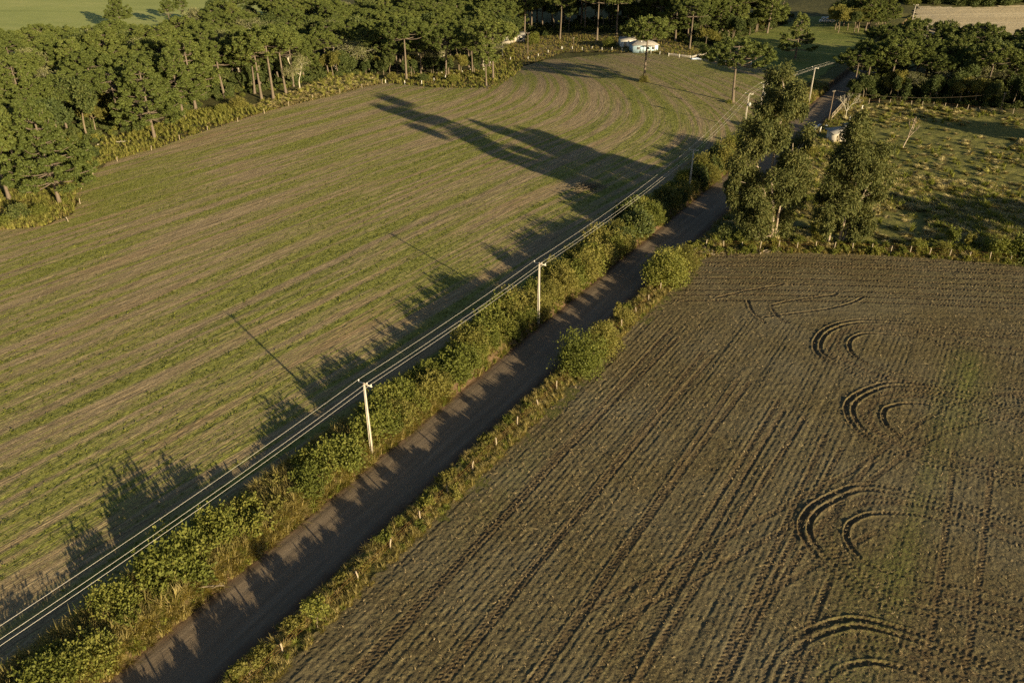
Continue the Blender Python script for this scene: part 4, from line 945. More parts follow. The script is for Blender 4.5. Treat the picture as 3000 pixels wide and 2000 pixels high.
for k, (px, py, kd, f, lb) in enumerate([(60, 640, 'd1', 1.0, 'dark bush in the field corner under the leftmost pines'), (120, 630, 'g3', 0.9, 'broad green bush in the field corner under the leftmost pines'), (190, 600, 's1', 1.2, 'low bush beside the leaning pale trunk in the field corner'), (20, 655, 's1', 1.4, 'low bush at the left picture edge before the field corner'),
                                         (700, 318, 'o1', 1.2, 'olive bush before the three bare-trunked pines'), (650, 330, 'g1', 0.9, 'green bush left of the olive one before the three bare trunks'), (270, 455, 'd1', 0.8, 'dark bush right of the field corner pines'), (1885, 240, 'o1', 0.85, 'leafy bush wrapped round the foot of the lone field pine'), (2135, 302, 's1', 0.9, 'small bush at the foot of the flat-crowned lone pine'),
                                         (1420, 225, 'g1', 0.9, 'bush behind the slender pair on the forest tip'), (1330, 240, 'g3', 1.0, 'broad bush at the field edge of the forest tip'), (1240, 240, 'd1', 0.9, 'dark bush left of the broad one on the forest tip'), (1150, 232, 'o2', 1.0, 'olive bush at the start of the forest tip'), (1563, 128, 'g2', 1.5, 'tall yellow-green bush beside the dark utility pole'),
                                         (1785, 138, 'g1', 1.4, 'rounded green bush left of the blue house'), (2640, 122, 'o1', 2.0, 'tall feathery bush beside the far end of the road'), (2670, 100, 'g2', 2.2, 'upright bush at the far road bend'), (2775, 108, 'd1', 2.0, 'dark bush on the right side of the far road bend'), (2600, 125, 'o2', 1.6, 'olive bush left of the far road bend')]):
    px_bush(px, py, BU, kd, f, lb, 'wild_bush')

def sapling(name, seed, h, leaf, nper=26):
    g = np.random.default_rng(seed); wood, crown = MB(), MB(); tips = []
    paths = []; branch_tree(g, paths, np.array([0, 0, -0.1]), unit(np.array([0.05, 0.0, 1.0])), h * 0.42, 0.05, 3, tips, 0.5, 4, 0.25, 3)
    for a, r_, k_ in paths: wood.tube(a, r_, k_, cap=False)
    tp = np.array([t[0] for t in tips]); leafy(crown, tp, np.full(len(tp), h * 0.13), nper, 0.22, 0.14, g, 0.0, 0.3)
    return [('trunk', wood.mesh(name + '_trunk', ['twig'], True)), ('crown', crown.mesh(name + '_crown', [leaf]))]
SA = [sapling('sapling_a', 71, 2.6, 'bush_leaf'), sapling('sapling_b', 72, 2.2, 'bush_olive')]
for k, (px, py, f, lb) in enumerate([(930, 1838, 1.15, 'young sapling overhanging the road shadow at the right verge, nearest one'), (1330, 1470, 0.9, 'dark young sapling on the right verge facing the nearest pole'), (1235, 1560, 0.6, 'tiny sapling left of the dark one on the right verge'), (1812, 935, 1.1, 'pale-leaved sapling between the two big roadside bushes'),
                                     (2778, 728, 1.3, 'yellow-leaved sapling at the pasture fence, left of two'), (2828, 730, 1.35, 'olive sapling at the pasture fence, right of two'), (2380, 700, 1.1, 'sapling between the two eucalypts'), (735, 1985, 0.9, 'sapling at the bottom edge on the right verge')]):
    x, y, z = at(px, py); s_, p_ = sp(x, y); spawn('sapling', SA[k % 2], lb, 'sapling', (x, y, zt(x, y)), k * 1.3, f)

# bare trees
def bare_tree(name, seed, h, depth=5, spread=0.55, rad=0.16, lean=(0, 0)):
    g = np.random.default_rng(seed); wood = MB(); tips = []
    paths = []; branch_tree(g, paths, np.array([0, 0, -0.2]), unit(np.array([lean[0], lean[1], 1.0])), h * 0.30, rad, depth, tips, spread, 5, 0.22, 3)
    f = h / max(a[:, 2].max() for a, _, _ in paths)
    for a, r_, k_ in paths: wood.tube(a * f, np.maximum(r_, 0.014), k_, cap=False)
    return wood
def solo(name, mb, mats, label, cat, loc, rz=0.0, smooth=True): return tag(link(name, mb.mesh(name, mats, smooth), None, loc, (0, 0, rz)), label, cat)
x, y, z = at(2475, 352); solo('bare_tree', bare_tree('bare_tree', 81, 7.0, 5, 0.6, 0.16), ['pale_bark'], 'leafless spreading tree behind the small shed by the road', 'tree', (x, y, z))
x, y, z = at(2643, 436); solo('dead_tree', bare_tree('dead_tree', 84, 7.6, 3, 0.30, 0.20, (0.25, 0)), ['euc_bark'], 'pale dead tree trunk with broken limbs in the open pasture', 'tree', (x, y, z))
x, y, z = at(2660, 445)

# ------------------------------------------------------------------ grass and litter (uncountable)
G = np.random.default_rng(99)
def grass_band(name, s0, s1, p0, p1, n, protos, smin, smax, label, seed, dens=None, cat='grass', w=None):
    g = np.random.default_rng(seed); s = g.uniform(s0, s1, n); p = g.uniform(p0, p1, n); x, y = xy(s, p)
    if dens is not None: k = g.random(n) < dens(s, p, x, y); s, p, x, y = s[k], p[k], x[k], y[k]
    simple_scatter(name, x, y, corridor_z(s, p) - 0.05, smin, smax, protos, label, cat, seed, 0.18, w)
grass_band('bank_grass', -12, 62, -10.4, -3.9, 9500, GR['gold'] + GR['green'], 0.6, 1.45, 'tall golden grass on the left road bank near the camera', 1, w=[.32, .27, .23, .1, .08])
grass_band('hedge_grass', 60, 262, -10.0, -3.9, 9000, GR['gold'] + GR['green'], 0.5, 1.0, 'grass growing between and below the left hedge bushes', 2, w=[.22, .2, .18, .2, .2])
grass_band('verge_grass', -12, 120, 4.7, 8.9, 7000, GR['gold'] + GR['green'], 0.3, 0.8, 'dry straw-coloured grass on the right road verge', 3, lambda s, p, x, y: 0.25 + 0.75 * (fbm(s * 0.3, p * 0.5, 3) > 0.45), w=[.26, .24, .28, .12, .1])
grass_band('far_verge_grass', 118, 360, 4.9, 9.6, 3000, GR['gold'] + GR['green'], 0.4, 0.9, 'grass along the right road verge beside the pasture', 4)
def area_scatter(name, poly, n, protos, smin, smax, label, seed, dens=None, tilt=0.15, w=None, cat='grass', zoff=0.0, flat=None, view=True):
    g = np.random.default_rng(seed); a = np.asarray(poly); x = g.uniform(a[:, 0].min(), a[:, 0].max(), n); y = g.uniform(a[:, 1].min(), a[:, 1].max(), n)
    k = inside(poly, x, y)
    if view: k &= np.abs(x) < 0.66 * y + 26
    if dens is not None: k &= g.random(n) < dens(x, y)
    x, y = x[k], y[k]; simple_scatter(name, x, y, T(x, y) + zoff, smin, smax, protos, label, cat, seed, tilt, w, flat); return len(x)
g1 = area_scatter('field_sprouts', P_LEFT, 240000, GR['sprout'], 0.6, 1.3, 'young green shoots coming up in rows across the left field', 5, lambda x, y: np.clip((left_green(x, y) - 0.42) * 2.4, 0, 1) * np.clip(150 / y, 0, 1), zoff=0.02)
g2 = area_scatter('straw_litter', P_RIGHT, 70000, GR['straw'], 0.45, 1.05, 'straw lying over the tracked right field', 6, lambda x, y: np.clip(80 / y, 0, 1), 0.5, [.5, .5], 'litter', 0.06)
tus = lambda x, y: np.clip(3.2 * (fbm(x * 0.045, y * 0.045, 13, 3) - 0.38), 0.03, 1) * (0.10 + 0.90 * ss(206, 184, y + 0.12 * (x - 90)))
g3 = area_scatter('tussock_grass', P_PAST, 170000, GR['mound'] + GR['green'], 0.8, 1.7, 'pale tussock grass covering the rough pasture', 7, tus, w=[.3, .28, .22, .1, .1], cat='grass')
Z_REED = A2((215, 520), (300, 480), (480, 428), (640, 372), (800, 322), (700, 300), (560, 330), (470, 365), (330, 405), (240, 455))
area_scatter('reed_grass', Z_REED, 9000, GR['reed'] + GR['green'] + GR['gold'], 0.25, 0.75, 'tall yellow-green grass along the left forest edge', 8, lambda x, y: 0.25 + 0.75 * (fbm(x * 0.15, y * 0.15, 9) > 0.47), w=[.3, .25, .15, .12, .06, .06, .06])
Z_TUS = A2((800, 322), (1000, 274), (1120, 244), (1090, 220), (960, 232), (860, 268), (720, 318))
area_scatter('edge_tussocks', Z_TUS, 6000, GR['mound'] + GR['reed'], 0.6, 1.1, 'golden tussocks between the three bare trunks and the field', 9, lambda x, y: 0.3 + 0.7 * (fbm(x * 0.4, y * 0.4, 5) > 0.45), w=[.36, .34, .24, .03, .03])
Z_TIP = A2((1100, 243), (1270, 258), (1440, 262), (1490, 238), (1535, 196), (1490, 130), (1400, 205), (1150, 222))
area_scatter('scrub_grass', Z_TIP, 5000, GR['reed'] + GR['gold'] + GR['green'], 0.35, 0.8, 'rank grass under the pines on the forest tip', 10)
area_scatter('yard_grass', P_YARD, 5000, GR['gold'] + GR['green'], 0.4, 0.9, 'dry and green grass around the farmyard', 11)
area_scatter('corner_grass', A2((0, 675), (130, 662), (216, 624), (222, 560), (300, 478), (240, 455), (60, 540), (0, 560)), 5000, GR['reed'] + GR['gold'] + GR['green'], 0.35, 0.8, 'rank grass in the field corner under the leftmost pines', 12, w=[.15, .15, .2, .2, .1, .1, .1])
Z_UND = A2((60, 555), (230, 440), (420, 385), (600, 305), (830, 262), (960, 232), (1100, 215)) + [(-60, 300), (-130, 260), (-140, 200)]
und = [bush('underwood_a', 91, 1.5, 1.8, 'dark_leaf', 12, 60, 0.34, 0.22, 0, 3)[1][1], bush('underwood_b', 92, 1.3, 1.4, 'bush_leaf', 10, 60, 0.3, 0.2, 0, 3)[1][1]]
area_scatter('underwood', Z_UND, 2600, und, 0.5, 1.1, 'dark undergrowth covering the floor of the left forest', 13, cat='undergrowth', w=[.75, .25])
Z_UR = A2((2470, 285), (2600, 298), (2740, 306), (2900, 318), (3000, 322)) + [(215, 210), (215, 250), (130, 262)]
area_scatter('wood_underwood', Z_UR, 1500, und, 0.5, 1.2, 'dark undergrowth on the floor of the right wood', 14, cat='undergrowth', w=[.8, .2])
Z_UB = A2((1480, 122), (1700, 92), (1960, 112), (2060, 145), (2300, 72), (2330, 45)) + [(60, 400), (-10, 390)]
area_scatter('back_underwood', Z_UB, 1600, und, 0.5, 1.2, 'dark undergrowth along the foot of the woods behind the farm', 15, cat='undergrowth', w=[.8, .2], )
area_scatter('fence_weeds', [(31, 131), (46, 131.5), (60, 130.8), (72, 129), (88, 126), (88, 122), (71, 124.8), (60, 126.3), (46, 127), (32, 126)], 2600, GR['gold'] + GR['green'] + und[1:], 0.3, 0.8, 'weeds and dry stalks along the pasture fence', 16, w=[.2, .2, .2, .15, .15, .1])
print('scatter', g1, g2, g3)

# ------------------------------------------------------------------ power line
def concrete_pole(H=9.3):
    """double-T concrete pole: two flanges, solid web above, open web with rungs below"""
    mb = MB(); w0, w1, d0, d1 = 0.34, 0.16, 0.26, 0.15
    for sx in (-1, 1): mb.frustum((sx * w0 * 0.38, 0, -0.6), (0.10, d0), (sx * w1 * 0.36, 0, H), (0.055, d1))
    mb.frustum((0, 0, 4.6), (0.17, 0.07), (0, 0, H - 0.02), (0.08, 0.06))
    for k in range(5): z = 0.4 + k * 0.95; mb.box((0, 0, z), (0.20 - 0.012 * k, 0.09, 0.14))
    return mb.mesh('pole_shaft', ['concrete'])
SHAFT = concrete_pole()
mb = MB(); mb.box((0, 0.15, 0), (2.0, 0.10, 0.12)); ARM = mb.mesh('crossarm', ['concrete'])
mb = MB(); mb.tube([(0, 0, 0), (0, 0, 0.10)], 0.018, 6); mb.tube([(0, 0, 0.06), (0, 0, 0.09), (0, 0, 0.12), (0, 0, 0.15), (0, 0, 0.2), (0, 0, 0.24)], [0.05, 0.085, 0.06, 0.08, 0.05, 0.045], 10); INS = mb.mesh('insulator', ['ceramic'], True)
mb = MB(); mb.box((0, 0.03, 0), (0.26, 0.36, 0.07)); CLAMP = mb.mesh('clamp', ['rust'])
mb = MB(); mb.tube([(0, 0, 0), (0, 0, 0.1), (0, 0, 0.75), (0, 0, 0.8)], [0.24, 0.27, 0.27, 0.2], 12)
for k in range(3): a = k * 2.1; mb.tube([(0.13 * math.cos(a), 0.13 * math.sin(a), 0.78), (0.16 * math.cos(a), 0.16 * math.sin(a), 1.05)], [0.05, 0.035], 6)
for k in range(10): a = k * 0.63; mb.box((0.31 * math.cos(a), 0.31 * math.sin(a), 0.42), (0.10, 0.02, 0.5), 0, a)
TRAFO = mb.mesh('transformer', ['steel'])
LINE = [(*xy(1.5, -4.8), 'power pole just outside the lower left'), (-16.1, 72.3, 'nearest concrete power pole in the hedge'), (3.9, 103.2, 'second concrete power pole along the hedge'), (36.4, 156.9, 'third concrete power pole along the hedge'),
        (59.6, 203.9, 'fourth concrete power pole, left of the double pole pair beside the eucalypt'), (66.3, 214.8, 'fifth concrete power pole, right of the double pole pair beside the eucalypt'), (86.2, 234.5, 'concrete power pole on the grass beyond the tall eucalypt'),
        (124.4, 277.7, 'power pole whose top shows above the right wood'), (137.7, 293.4, 'power pole left of the tall one at the far road bend'), (157.4, 310.1, 'tall pale power pole at the edge of the pale field'), (166, 352, 'farthest pale power pole against the pale field')]
ARM_OFF = (-0.92, 0.30, 0.88); WPTS = [[], [], []]
for i, (x, y, lb) in enumerate(LINE):
    z = float(T(x, y)) + (0.0 if i not in (9, 10) else 0.5)
    a = LINE[max(0, i - 1)]; b = LINE[min(len(LINE) - 1, i + 1)]; ang = math.atan2(b[1] - a[1], b[0] - a[0]) - math.pi / 2
    r = thing('power_pole', lb, 'power pole', (x, y, z - 0.1), ang, 1.0, 'concrete poles of the roadside power line')
    link('shaft', SHAFT, r); link('crossarm', ARM, r, (0, 0, 9.05)); link('clamp', CLAMP, r, (0, 0.05, 9.16))
    for k, o in enumerate(ARM_OFF):
        link('insulator', INS, r, (o, 0.15, 9.12)); WPTS[k].append((x + o * math.cos(ang) - 0.15 * math.sin(ang), y + o * math.sin(ang) + 0.15 * math.cos(ang), z - 0.1 + 9.34))
for k in range(3):
    mb = MB(); pts = []
    for p, q in zip(WPTS[k][:-1], WPTS[k][1:]):
        p, q = np.array(p), np.array(q); L = np.linalg.norm(q - p); t = np.linspace(0, 1, 25)[:-1, None]
        pts.append(p + (q - p) * t - np.array([0, 0, 1.0]) * (L * L / 60 ** 2 * 0.75) * 4 * t * (1 - t))
    pts.append(np.array([WPTS[k][-1]])); mb.tube(np.vstack(pts), 0.015, 5, cap=False)
    solo('power_wire', mb, ['wire'], ['field-side wire of the roadside power line', 'middle wire of the roadside power line', 'road-side wire of the roadside power line'][k], 'power line', (0, 0, 0))['group'] = 'wires of the roadside power line'
for i, lb in ((4, 'grey drum transformer hanging on the fourth power pole'), (5, 'grey drum transformer hanging on the fifth power pole')):
    x, y, _ = LINE[i]; tag(link('transformer', TRAFO, None, (x + 0.42, y - 0.25, float(T(x, y)) + 6.0)), lb, 'transformer')
def wooden_pole(px, py, H, r, label, arm=0.8):
    x, y, z = at(px, py); t = thing('utility_pole', label, 'utility pole', (x, y, z - 0.2), 0.4)
    mb = MB(); mb.tube([(0, 0, 0), (0.03, 0, H * 0.5), (0, 0.02, H)], [r, r * 0.85, r * 0.7], 8); link('shaft', mb.mesh('wooden_shaft', ['pole_wood'], True), t)
    mb = MB(); mb.box((0, 0.09, 0), (arm, 0.08, 0.09)); link('crossarm', mb.mesh('wooden_arm', ['pole_wood']), t, (0, 0, H - 0.35))
    for o in (-0.42, 0.42): link('insulator', INS, t, (o * arm, 0.09, H - 0.3))
    return (x, y, z - 0.2 + H)
w1 = wooden_pole(2427, 353, 8.0, 0.13, 'weathered wooden pole between the road and the leafless tree')
w2 = wooden_pole(1546, 162, 8.6, 0.15, 'dark wooden utility pole before the farmyard bushes', 1.4)
w3 = wooden_pole(1680, 137, 3.6, 0.10, 'thin grey pole standing alone on the farmyard grass', 0.5)
w4 = wooden_pole(2928, 330, 5.5, 0.12, 'slanting grey pole at the far right of the pasture fence', 0.6)
mb = MB(); t = np.linspace(0, 1, 30)[:, None]; a, b = np.array(w1), np.array(w4); c = np.array([92.0, 236.0, 8.6])
mb.tube(a + (b - a) * t - np.array([0, 0, 1.6]) * 4 * t * (1 - t), 0.014, 4, cap=False)
a2 = np.array([86.2, 234.5, 7.2]); mb2 = MB(); mb2.tube(a2 + (a - a2) * t - np.array([0, 0, .5]) * 4 * t * (1 - t), 0.014, 4, cap=False)
solo('service_wire', mb, ['twig'], 'thin wire strung over the pasture from the wooden pole', 'wire', (0, 0, 0)); solo('service_wire', mb2, ['twig'], 'thin wire crossing the road to the wooden pole', 'wire', (0, 0, 0))

# ------------------------------------------------------------------ fences
POST = {}
def post_mesh(kind, h, r):
    if (kind, h) not in POST:
        g = np.random.default_rng(int(h * 100)); mb = MB(); mb.tube([(0, 0, -0.3), (0.01, 0.02, h * 0.5), (g.normal(0, .03), g.normal(0, .03), h)], [r, r * .95, r * .85], 6); POST[(kind, h)] = mb.mesh('post', [kind], False)
    return POST[(kind, h)]
def fence(name, label, pts, spacing, h, r, mat, wires=(0.35, 0.7, 1.0), wmat='rust', seed=1, world=False):
    g = random.Random(seed); a = np.array(pts if world else [at(*p)[:2] for p in pts]); d = np.concatenate([[0], np.cumsum(np.linalg.norm(np.diff(a, axis=0), axis=1))]); n = max(2, int(d[-1] / spacing) + 1)
    q = [(np.interp(t, d, a[:, 0]), np.interp(t, d, a[:, 1])) for t in np.linspace(0, d[-1], n)]
    x0, y0 = q[0]; root = thing(name, label, 'fence', (x0, y0, float(T(x0, y0))))
    for (x, y) in q:
        o = link('post', post_mesh(mat, h, r), root, (x - x0, y - y0, float(T(x, y) - T(x0, y0))), (g.gauss(0, .05), g.gauss(0, .05), g.uniform(0, 6)), (1, 1, g.uniform(.85, 1.12)))
    for wz in wires:
        mb = MB(); mb.tube([(x - x0, y - y0, float(T(x, y) - T(x0, y0)) + h * wz * 0.92) for x, y in q], 0.008, 3, cap=False); link('wire', mb.mesh('fence_wire', [wmat]), root)
    return root
fence('wire_fence', 'wire fence with pale posts along the left forest edge', [(200, 650), (235, 600), (240, 540), (300, 488), (480, 430), (570, 392), (645, 372), (740, 345), (830, 316), (910, 292), (1010, 272), (1120, 246)], 9.0, 1.25, 0.085, 'post_wood', seed=2)
fence('wire_fence', 'wire fence with short white posts between forest tip and farmyard', [(1130, 244), (1220, 250), (1300, 232), (1395, 205), (1460, 178), (1555, 174), (1597, 158), (1612, 154), (1645, 146)], 6.5, 1.1, 0.11, 'white_wall', seed=3)
fence('wire_fence', 'wire fence with wooden posts in front of the blue house', [(1648, 146), (1750, 148), (1800, 150), (1880, 154), (1960, 166), (2060, 178), (2200, 190)], 4.2, 1.3, 0.09, 'white_wall', seed=4)
fence('wire_fence', 'wire fence between the right field and the pasture', [(34, 129), (48, 128.6), (60, 127.8), (71, 126.2), (87, 122.6), (100, 120)], 3.1, 1.5, 0.085, 'post_wood', seed=5, world=True)
fence('wire_fence', 'wire fence along the front of the right wood', [(2515, 305), (2600, 306), (2730, 314), (2900, 332), (3000, 336)], 2.7, 1.5, 0.07, 'post_wood', seed=6)
fence('wire_fence', 'wire fence with leaning posts on the right verge of the road', [xy(8, 7.3), xy(35, 7.4), xy(65, 7.3), xy(95, 7.5), xy(112, 7.4)], 4.6, 1.25, 0.075, 'post_wood', seed=7, world=True)
def picket(name, label, pts, h):
    a = np.array([at(*p)[:2] for p in pts]); d = np.concatenate([[0], np.cumsum(np.linalg.norm(np.diff(a, axis=0), axis=1))]); n = int(d[-1] / 0.42); x0, y0 = a[0]; z0 = float(T(x0, y0))
    root = thing(name, label, 'fence', (x0, y0, z0)); mb = MB(); mb.box((0, 0, h / 2), (0.26, 0.03, h)); pm = mb.mesh('picket', ['concrete'])
    for t in np.linspace(0, d[-1], n):
        x, y = np.interp(t, d, a[:, 0]), np.interp(t, d, a[:, 1]); x2, y2 = np.interp(t + .1, d, a[:, 0]), np.interp(t + .1, d, a[:, 1])
        link('picket', pm, root, (x - x0, y - y0, float(T(x, y)) - z0), (0, 0, math.atan2(y2 - y, x2 - x + 1e-6)), (1, 1, R_.uniform(.92, 1.06)))
    mb = MB(); mb.tube([(q[0] - x0, q[1] - y0 + 0.05, float(T(*q)) - z0 + h * .7) for q in a], 0.03, 4); link('rail', mb.mesh('fence_rail', ['white_wall']), root)
picket('picket_fence', 'white board fence round the garden right of the blue house', [(1958, 162), (2000, 168), (2028, 171), (2068, 160)], 0.8)
# timber rail fence and gate by the small shed
x0, y0, z0 = at(2436, 352); x1, y1, _ = at(2478, 305)
root = thing('rail_fence', 'timber rail fence with upright stakes beside the wooden pole', 'fence', (x0, y0, z0)); dv = np.array([x1 - x0, y1 - y0]); L = np.linalg.norm(dv); an = math.atan2(dv[1], dv[0])
mb = MB(); mb.box((L / 2, 0, 0), (L, 0.09, 0.14)); RAIL = mb.mesh('rail', ['post_wood'])
link('rail', RAIL, root, (0, 0, 1.75), (0, 0, an)); link('rail', RAIL, root, (0, 0, 0.7), (0, 0, an))
n = 10
for k in range(n): link('stake', post_mesh('post_wood', 1.8, 0.07), root, (dv[0] * k / (n - 1), dv[1] * k / (n - 1), 0), (R_.gauss(0, .04), R_.gauss(0, .04), 0))
x0, y0, z0 = at(2362, 408); x1, y1, _ = at(2388, 382); root = thing('metal_gate', 'pale tube gate standing open beside the road near the shed', 'gate', (x0, y0, z0)); dv = (x1 - x0, y1 - y0)
for hz_ in (0.3, 0.7, 1.15): mb = MB(); mb.tube([(0, 0, hz_), (dv[0], dv[1], hz_)], 0.035, 6); link('bar', mb.mesh('gate_bar', ['steel'], True), root)
for f in (0, 0.5, 1): mb = MB(); mb.tube([(dv[0] * f, dv[1] * f, 0), (dv[0] * f, dv[1] * f, 1.18)], 0.04, 6); link('upright', mb.mesh('gate_upright', ['steel'], True), root)
for px, py, h, lb in ((2401, 390, 1.6, 'stout pale gatepost left of the small shed'), (2523, 325, 1.5, 'short white post in the pasture right of the leafless tree'), (2487, 358, 1.5, 'leaning pale post behind the small shed')):
    x, y, z = at(px, py); mb = MB(); mb.tube([(0, 0, -.2), (0.05, 0, h * .6), (0.12, 0, h)], [.13, .12, .11], 7); solo('gatepost', mb, ['white_wall'], lb, 'post', (x, y, z))

# ------------------------------------------------------------------ buildings
def hip_roof(mb, w, d, z, rise, over=0.5):
    W, D = w / 2 + over, d / 2 + over; r = max(0.2, W - D)
    v = [(-W, -D, z), (W, -D, z), (W, D, z), (-W, D, z), (-r, 0, z + rise), (r, 0, z + rise), (-W, -D, z - .12), (W, -D, z - .12), (W, D, z - .12), (-W, D, z - .12)]
    mb.add(v, [(0, 1, 5, 4), (2, 3, 4, 5), (6, 7, 1, 0), (7, 8, 2, 1), (8, 9, 3, 2), (9, 6, 0, 3), (9, 8, 7, 6)], [(1, 2, 5), (3, 0, 4)])
def gable_roof(mb, w, d, z, rise, over=0.4, th=0.1):
    W, D = w / 2 + over, d / 2 + over
    for sy in (-1, 1):
        v = [(-W, sy * D, z), (W, sy * D, z), (W, 0, z + rise), (-W, 0, z + rise)]; v += [(a, b, c - th) for a, b, c in v]
        mb.add(v, [(0, 1, 2, 3), (7, 6, 5, 4), (0, 4, 5, 1), (1, 5, 6, 2), (3, 2, 6, 7), (0, 3, 7, 4)])
def house(name, label, loc, rz, w, d, h, roof, wall, rise, wins, doors, cat='house', roofmat='roof_grey'):
    r = thing(name, label, cat, loc, rz); mb = MB(); mb.box((0, 0, h / 2 - 0.2), (w, d, h + 0.4)); 
    if roof == 'gable':
        for sx in (-1, 1): mb.add([(sx * w / 2, -d / 2, h), (sx * w / 2, d / 2, h), (sx * w / 2, 0, h + rise * .96)], None, [(0, 1, 2)])
    link('wall', mb.mesh('wall', [wall]), r)
    mb = MB(); (hip_roof if roof == 'hip' else gable_roof)(mb, w, d, h + 0.02, rise); ro = link('roof', mb.mesh('roof', [roofmat]), r)
    for (x, z, ww, hh, side) in wins:
        fr = MB(); pa = MB(); y = -d / 2 - 0.02 if side == 0 else 0
        if side == 0: fr.box((x, y, z), (ww + .16, .08, hh + .16)); pa.box((x - ww / 4, y - .03, z), (ww / 2 - .06, .06, hh)); pa.box((x + ww / 4, y - .03, z), (ww / 2 - .06, .06, hh))
        else: sx = side * (w / 2 + .02); fr.box((sx, x, z), (.08, ww + .16, hh + .16)); pa.box((sx + side * .03, x, z), (.06, ww, hh))
        f = link('window', fr.mesh('window_frame', ['white_wall']), r); link('pane', pa.mesh('window_pane', ['glass']), f)
    for (x, ww, hh) in doors: mb = MB(); mb.box((x, -d / 2 - .03, hh / 2), (ww, .07, hh)); link('door', mb.mesh('door', ['post_wood']), r)
    return r, ro
x, y, z = at(1888, 152)
r, ro = house('farmhouse', 'light blue farmhouse with grey hipped roof behind the lone field pine', (x, y + 3, z), 0.12, 11.5, 7.5, 2.9, 'hip', 'blue_wall', 1.9, [(-3.4, 1.6, 1.3, 1.1, 0), (3.6, 1.6, 1.3, 1.1, 0), (0, 1.6, 1.2, 1.1, 1)], [(0.6, 0.95, 2.1)])
r.scale = (0.82, 0.82, 0.82)
mb = MB(); mb.box((1.2, -4.9, 2.7), (5.2, 2.4, 0.10)); pr = link('porch_roof', mb.mesh('porch_roof', ['roof_grey']), r)
for k in range(4): mb = MB(); mb.box((-1.2 + k * 1.6, -5.9, 1.3), (0.14, 0.14, 2.7)); link('porch_post', mb.mesh('porch_post', ['white_wall']), r)
mb = MB(); mb.box((2.0, 0.5, 4.3), (0.5, 0.5, 1.2)); link('chimney', mb.mesh('chimney', ['white_wall']), ro)
mb = MB(); n = 20; th = np.linspace(0, 6.283, n, endpoint=False); mb.add(np.vstack([np.stack([.35 * np.cos(th), .12 + 0 * th, .35 * np.sin(th)], 1), [(0, 0, 0)]]), None, [(k, (k + 1) % n, n) for k in range(n)]); link('satellite_dish', mb.mesh('satellite_dish', ['white_plastic']), ro, (-1.6, -1.9, 4.4))
x, y, z = at(1838, 140); house('shed', 'white-walled outbuilding with grey roof just left of the blue farmhouse', (x, y + 3, z), 0.1, 5.5, 5.0, 2.6, 'gable', 'white_wall', 1.0, [(0.8, 1.5, 0.9, 0.8, 0)], [(-1.2, 0.9, 2.0)], 'shed')
x, y, z = at(1500, 128); house('cottage', 'grey-roofed cottage half hidden by pines behind the dark utility pole', (x, y + 4, z), 0.2, 10, 6, 2.6, 'gable', 'concrete', 1.5, [(3.2, 1.5, 1.2, 1.0, 0), (-3.0, 1.5, 1.2, 1.0, 0)], [(0.4, 0.9, 2.0)])
x, y, z = at(2455, 420); r = thing('field_shed', 'small white shed with lean-to grey roof between the eucalypts and the road', 'shed', (x, y + 1.5, z), 0.35)
mb = MB(); mb.box((0, 0, 1.15), (4.0, 2.8, 2.5)); link('wall', mb.mesh('shed_wall', ['concrete']), r)
mb = MB(); v = [(-2.6, -1.9, 2.42), (2.6, -1.9, 2.42), (2.6, 1.9, 2.95), (-2.6, 1.9, 2.95)]; v += [(a, b, c + .09) for a, b, c in v]; mb.add(v, [(3, 2, 1, 0), (4, 5, 6, 7), (0, 1, 5, 4), (1, 2, 6, 5), (2, 3, 7, 6), (3, 0, 4, 7)]); link('roof', mb.mesh('shed_roof', ['roof_grey']), r)
mb = MB(); mb.box((-0.8, -1.43, 1.0), (0.9, 0.07, 1.9)); link('door', mb.mesh('shed_door', ['post_wood']), r)
x, y, z = at(2485, 395); r = thing('field_shed', 'second little grey-roofed hut touching the right side of the small shed', 'shed', (x, y + 1.5, z), 0.2)
mb = MB(); mb.box((0, 0, 0.95), (2.0, 1.9, 2.1)); link('wall', mb.mesh('hut_wall', ['post_wood']), r); mb = MB(); gable_roof(mb, 2.0, 1.9, 2.02, 0.6, 0.3); link('roof', mb.mesh('hut_roof', ['roof_grey']), r)

# ------------------------------------------------------------------ small things lying about
def crumpled(w_, l, h, seed, n=14):
    g = np.random.default_rng(seed); X, Y = np.meshgrid(np.linspace(-w_ / 2, w_ / 2, n), np.linspace(-l / 2, l / 2, n)); Z = h * vn(X * 1.7 + seed, Y * 1.7, 3) + 0.4 * h * vn(X * 5, Y * 5, 4); e = np.minimum(ss(w_ / 2, w_ / 2 - .4, np.abs(X)), ss(l / 2, l / 2 - .4, np.abs(Y))); Z = Z * e + 0.02
    X = X + 0.3 * (vn(X * 2, Y * 2, 5) - .5); Y = Y + 0.3 * (vn(X * 2, Y * 2, 6) - .5)
    i = np.arange(n * n).reshape(n, n); mb = MB(); mb.add(np.stack([X.ravel(), Y.ravel(), Z.ravel()], 1), np.stack([i[:-1, :-1], i[:-1, 1:], i[1:, 1:], i[1:, :-1]], -1).reshape(-1, 4)); return mb
x, y, z = at(2402, 357); s_, p_ = sp(x, y); solo('plastic_sheet', crumpled(1.1, 4.2, 0.35, 3), ['blue_plastic'], 'crumpled blue-white plastic sheet lying on the right road edge', 'sheet', (x, y, cz(s_, p_) + 0.05), -0.56)
x, y, z = at(2045, 174); solo('plastic_sheet', crumpled(5.0, 1.6, 0.5, 5), ['blue_plastic'], 'blue-white tarpaulin lying before the white board fence', 'tarpaulin', (x, y, z + .05))
x, y, z = at(2422, 368); solo('water_trough', crumpled(0.9, 0.6, 0.4, 8), ['blue_plastic'], 'small pale trough above the shed roof by the road', 'trough', (x, y, z))
mb = MB(); n = 14
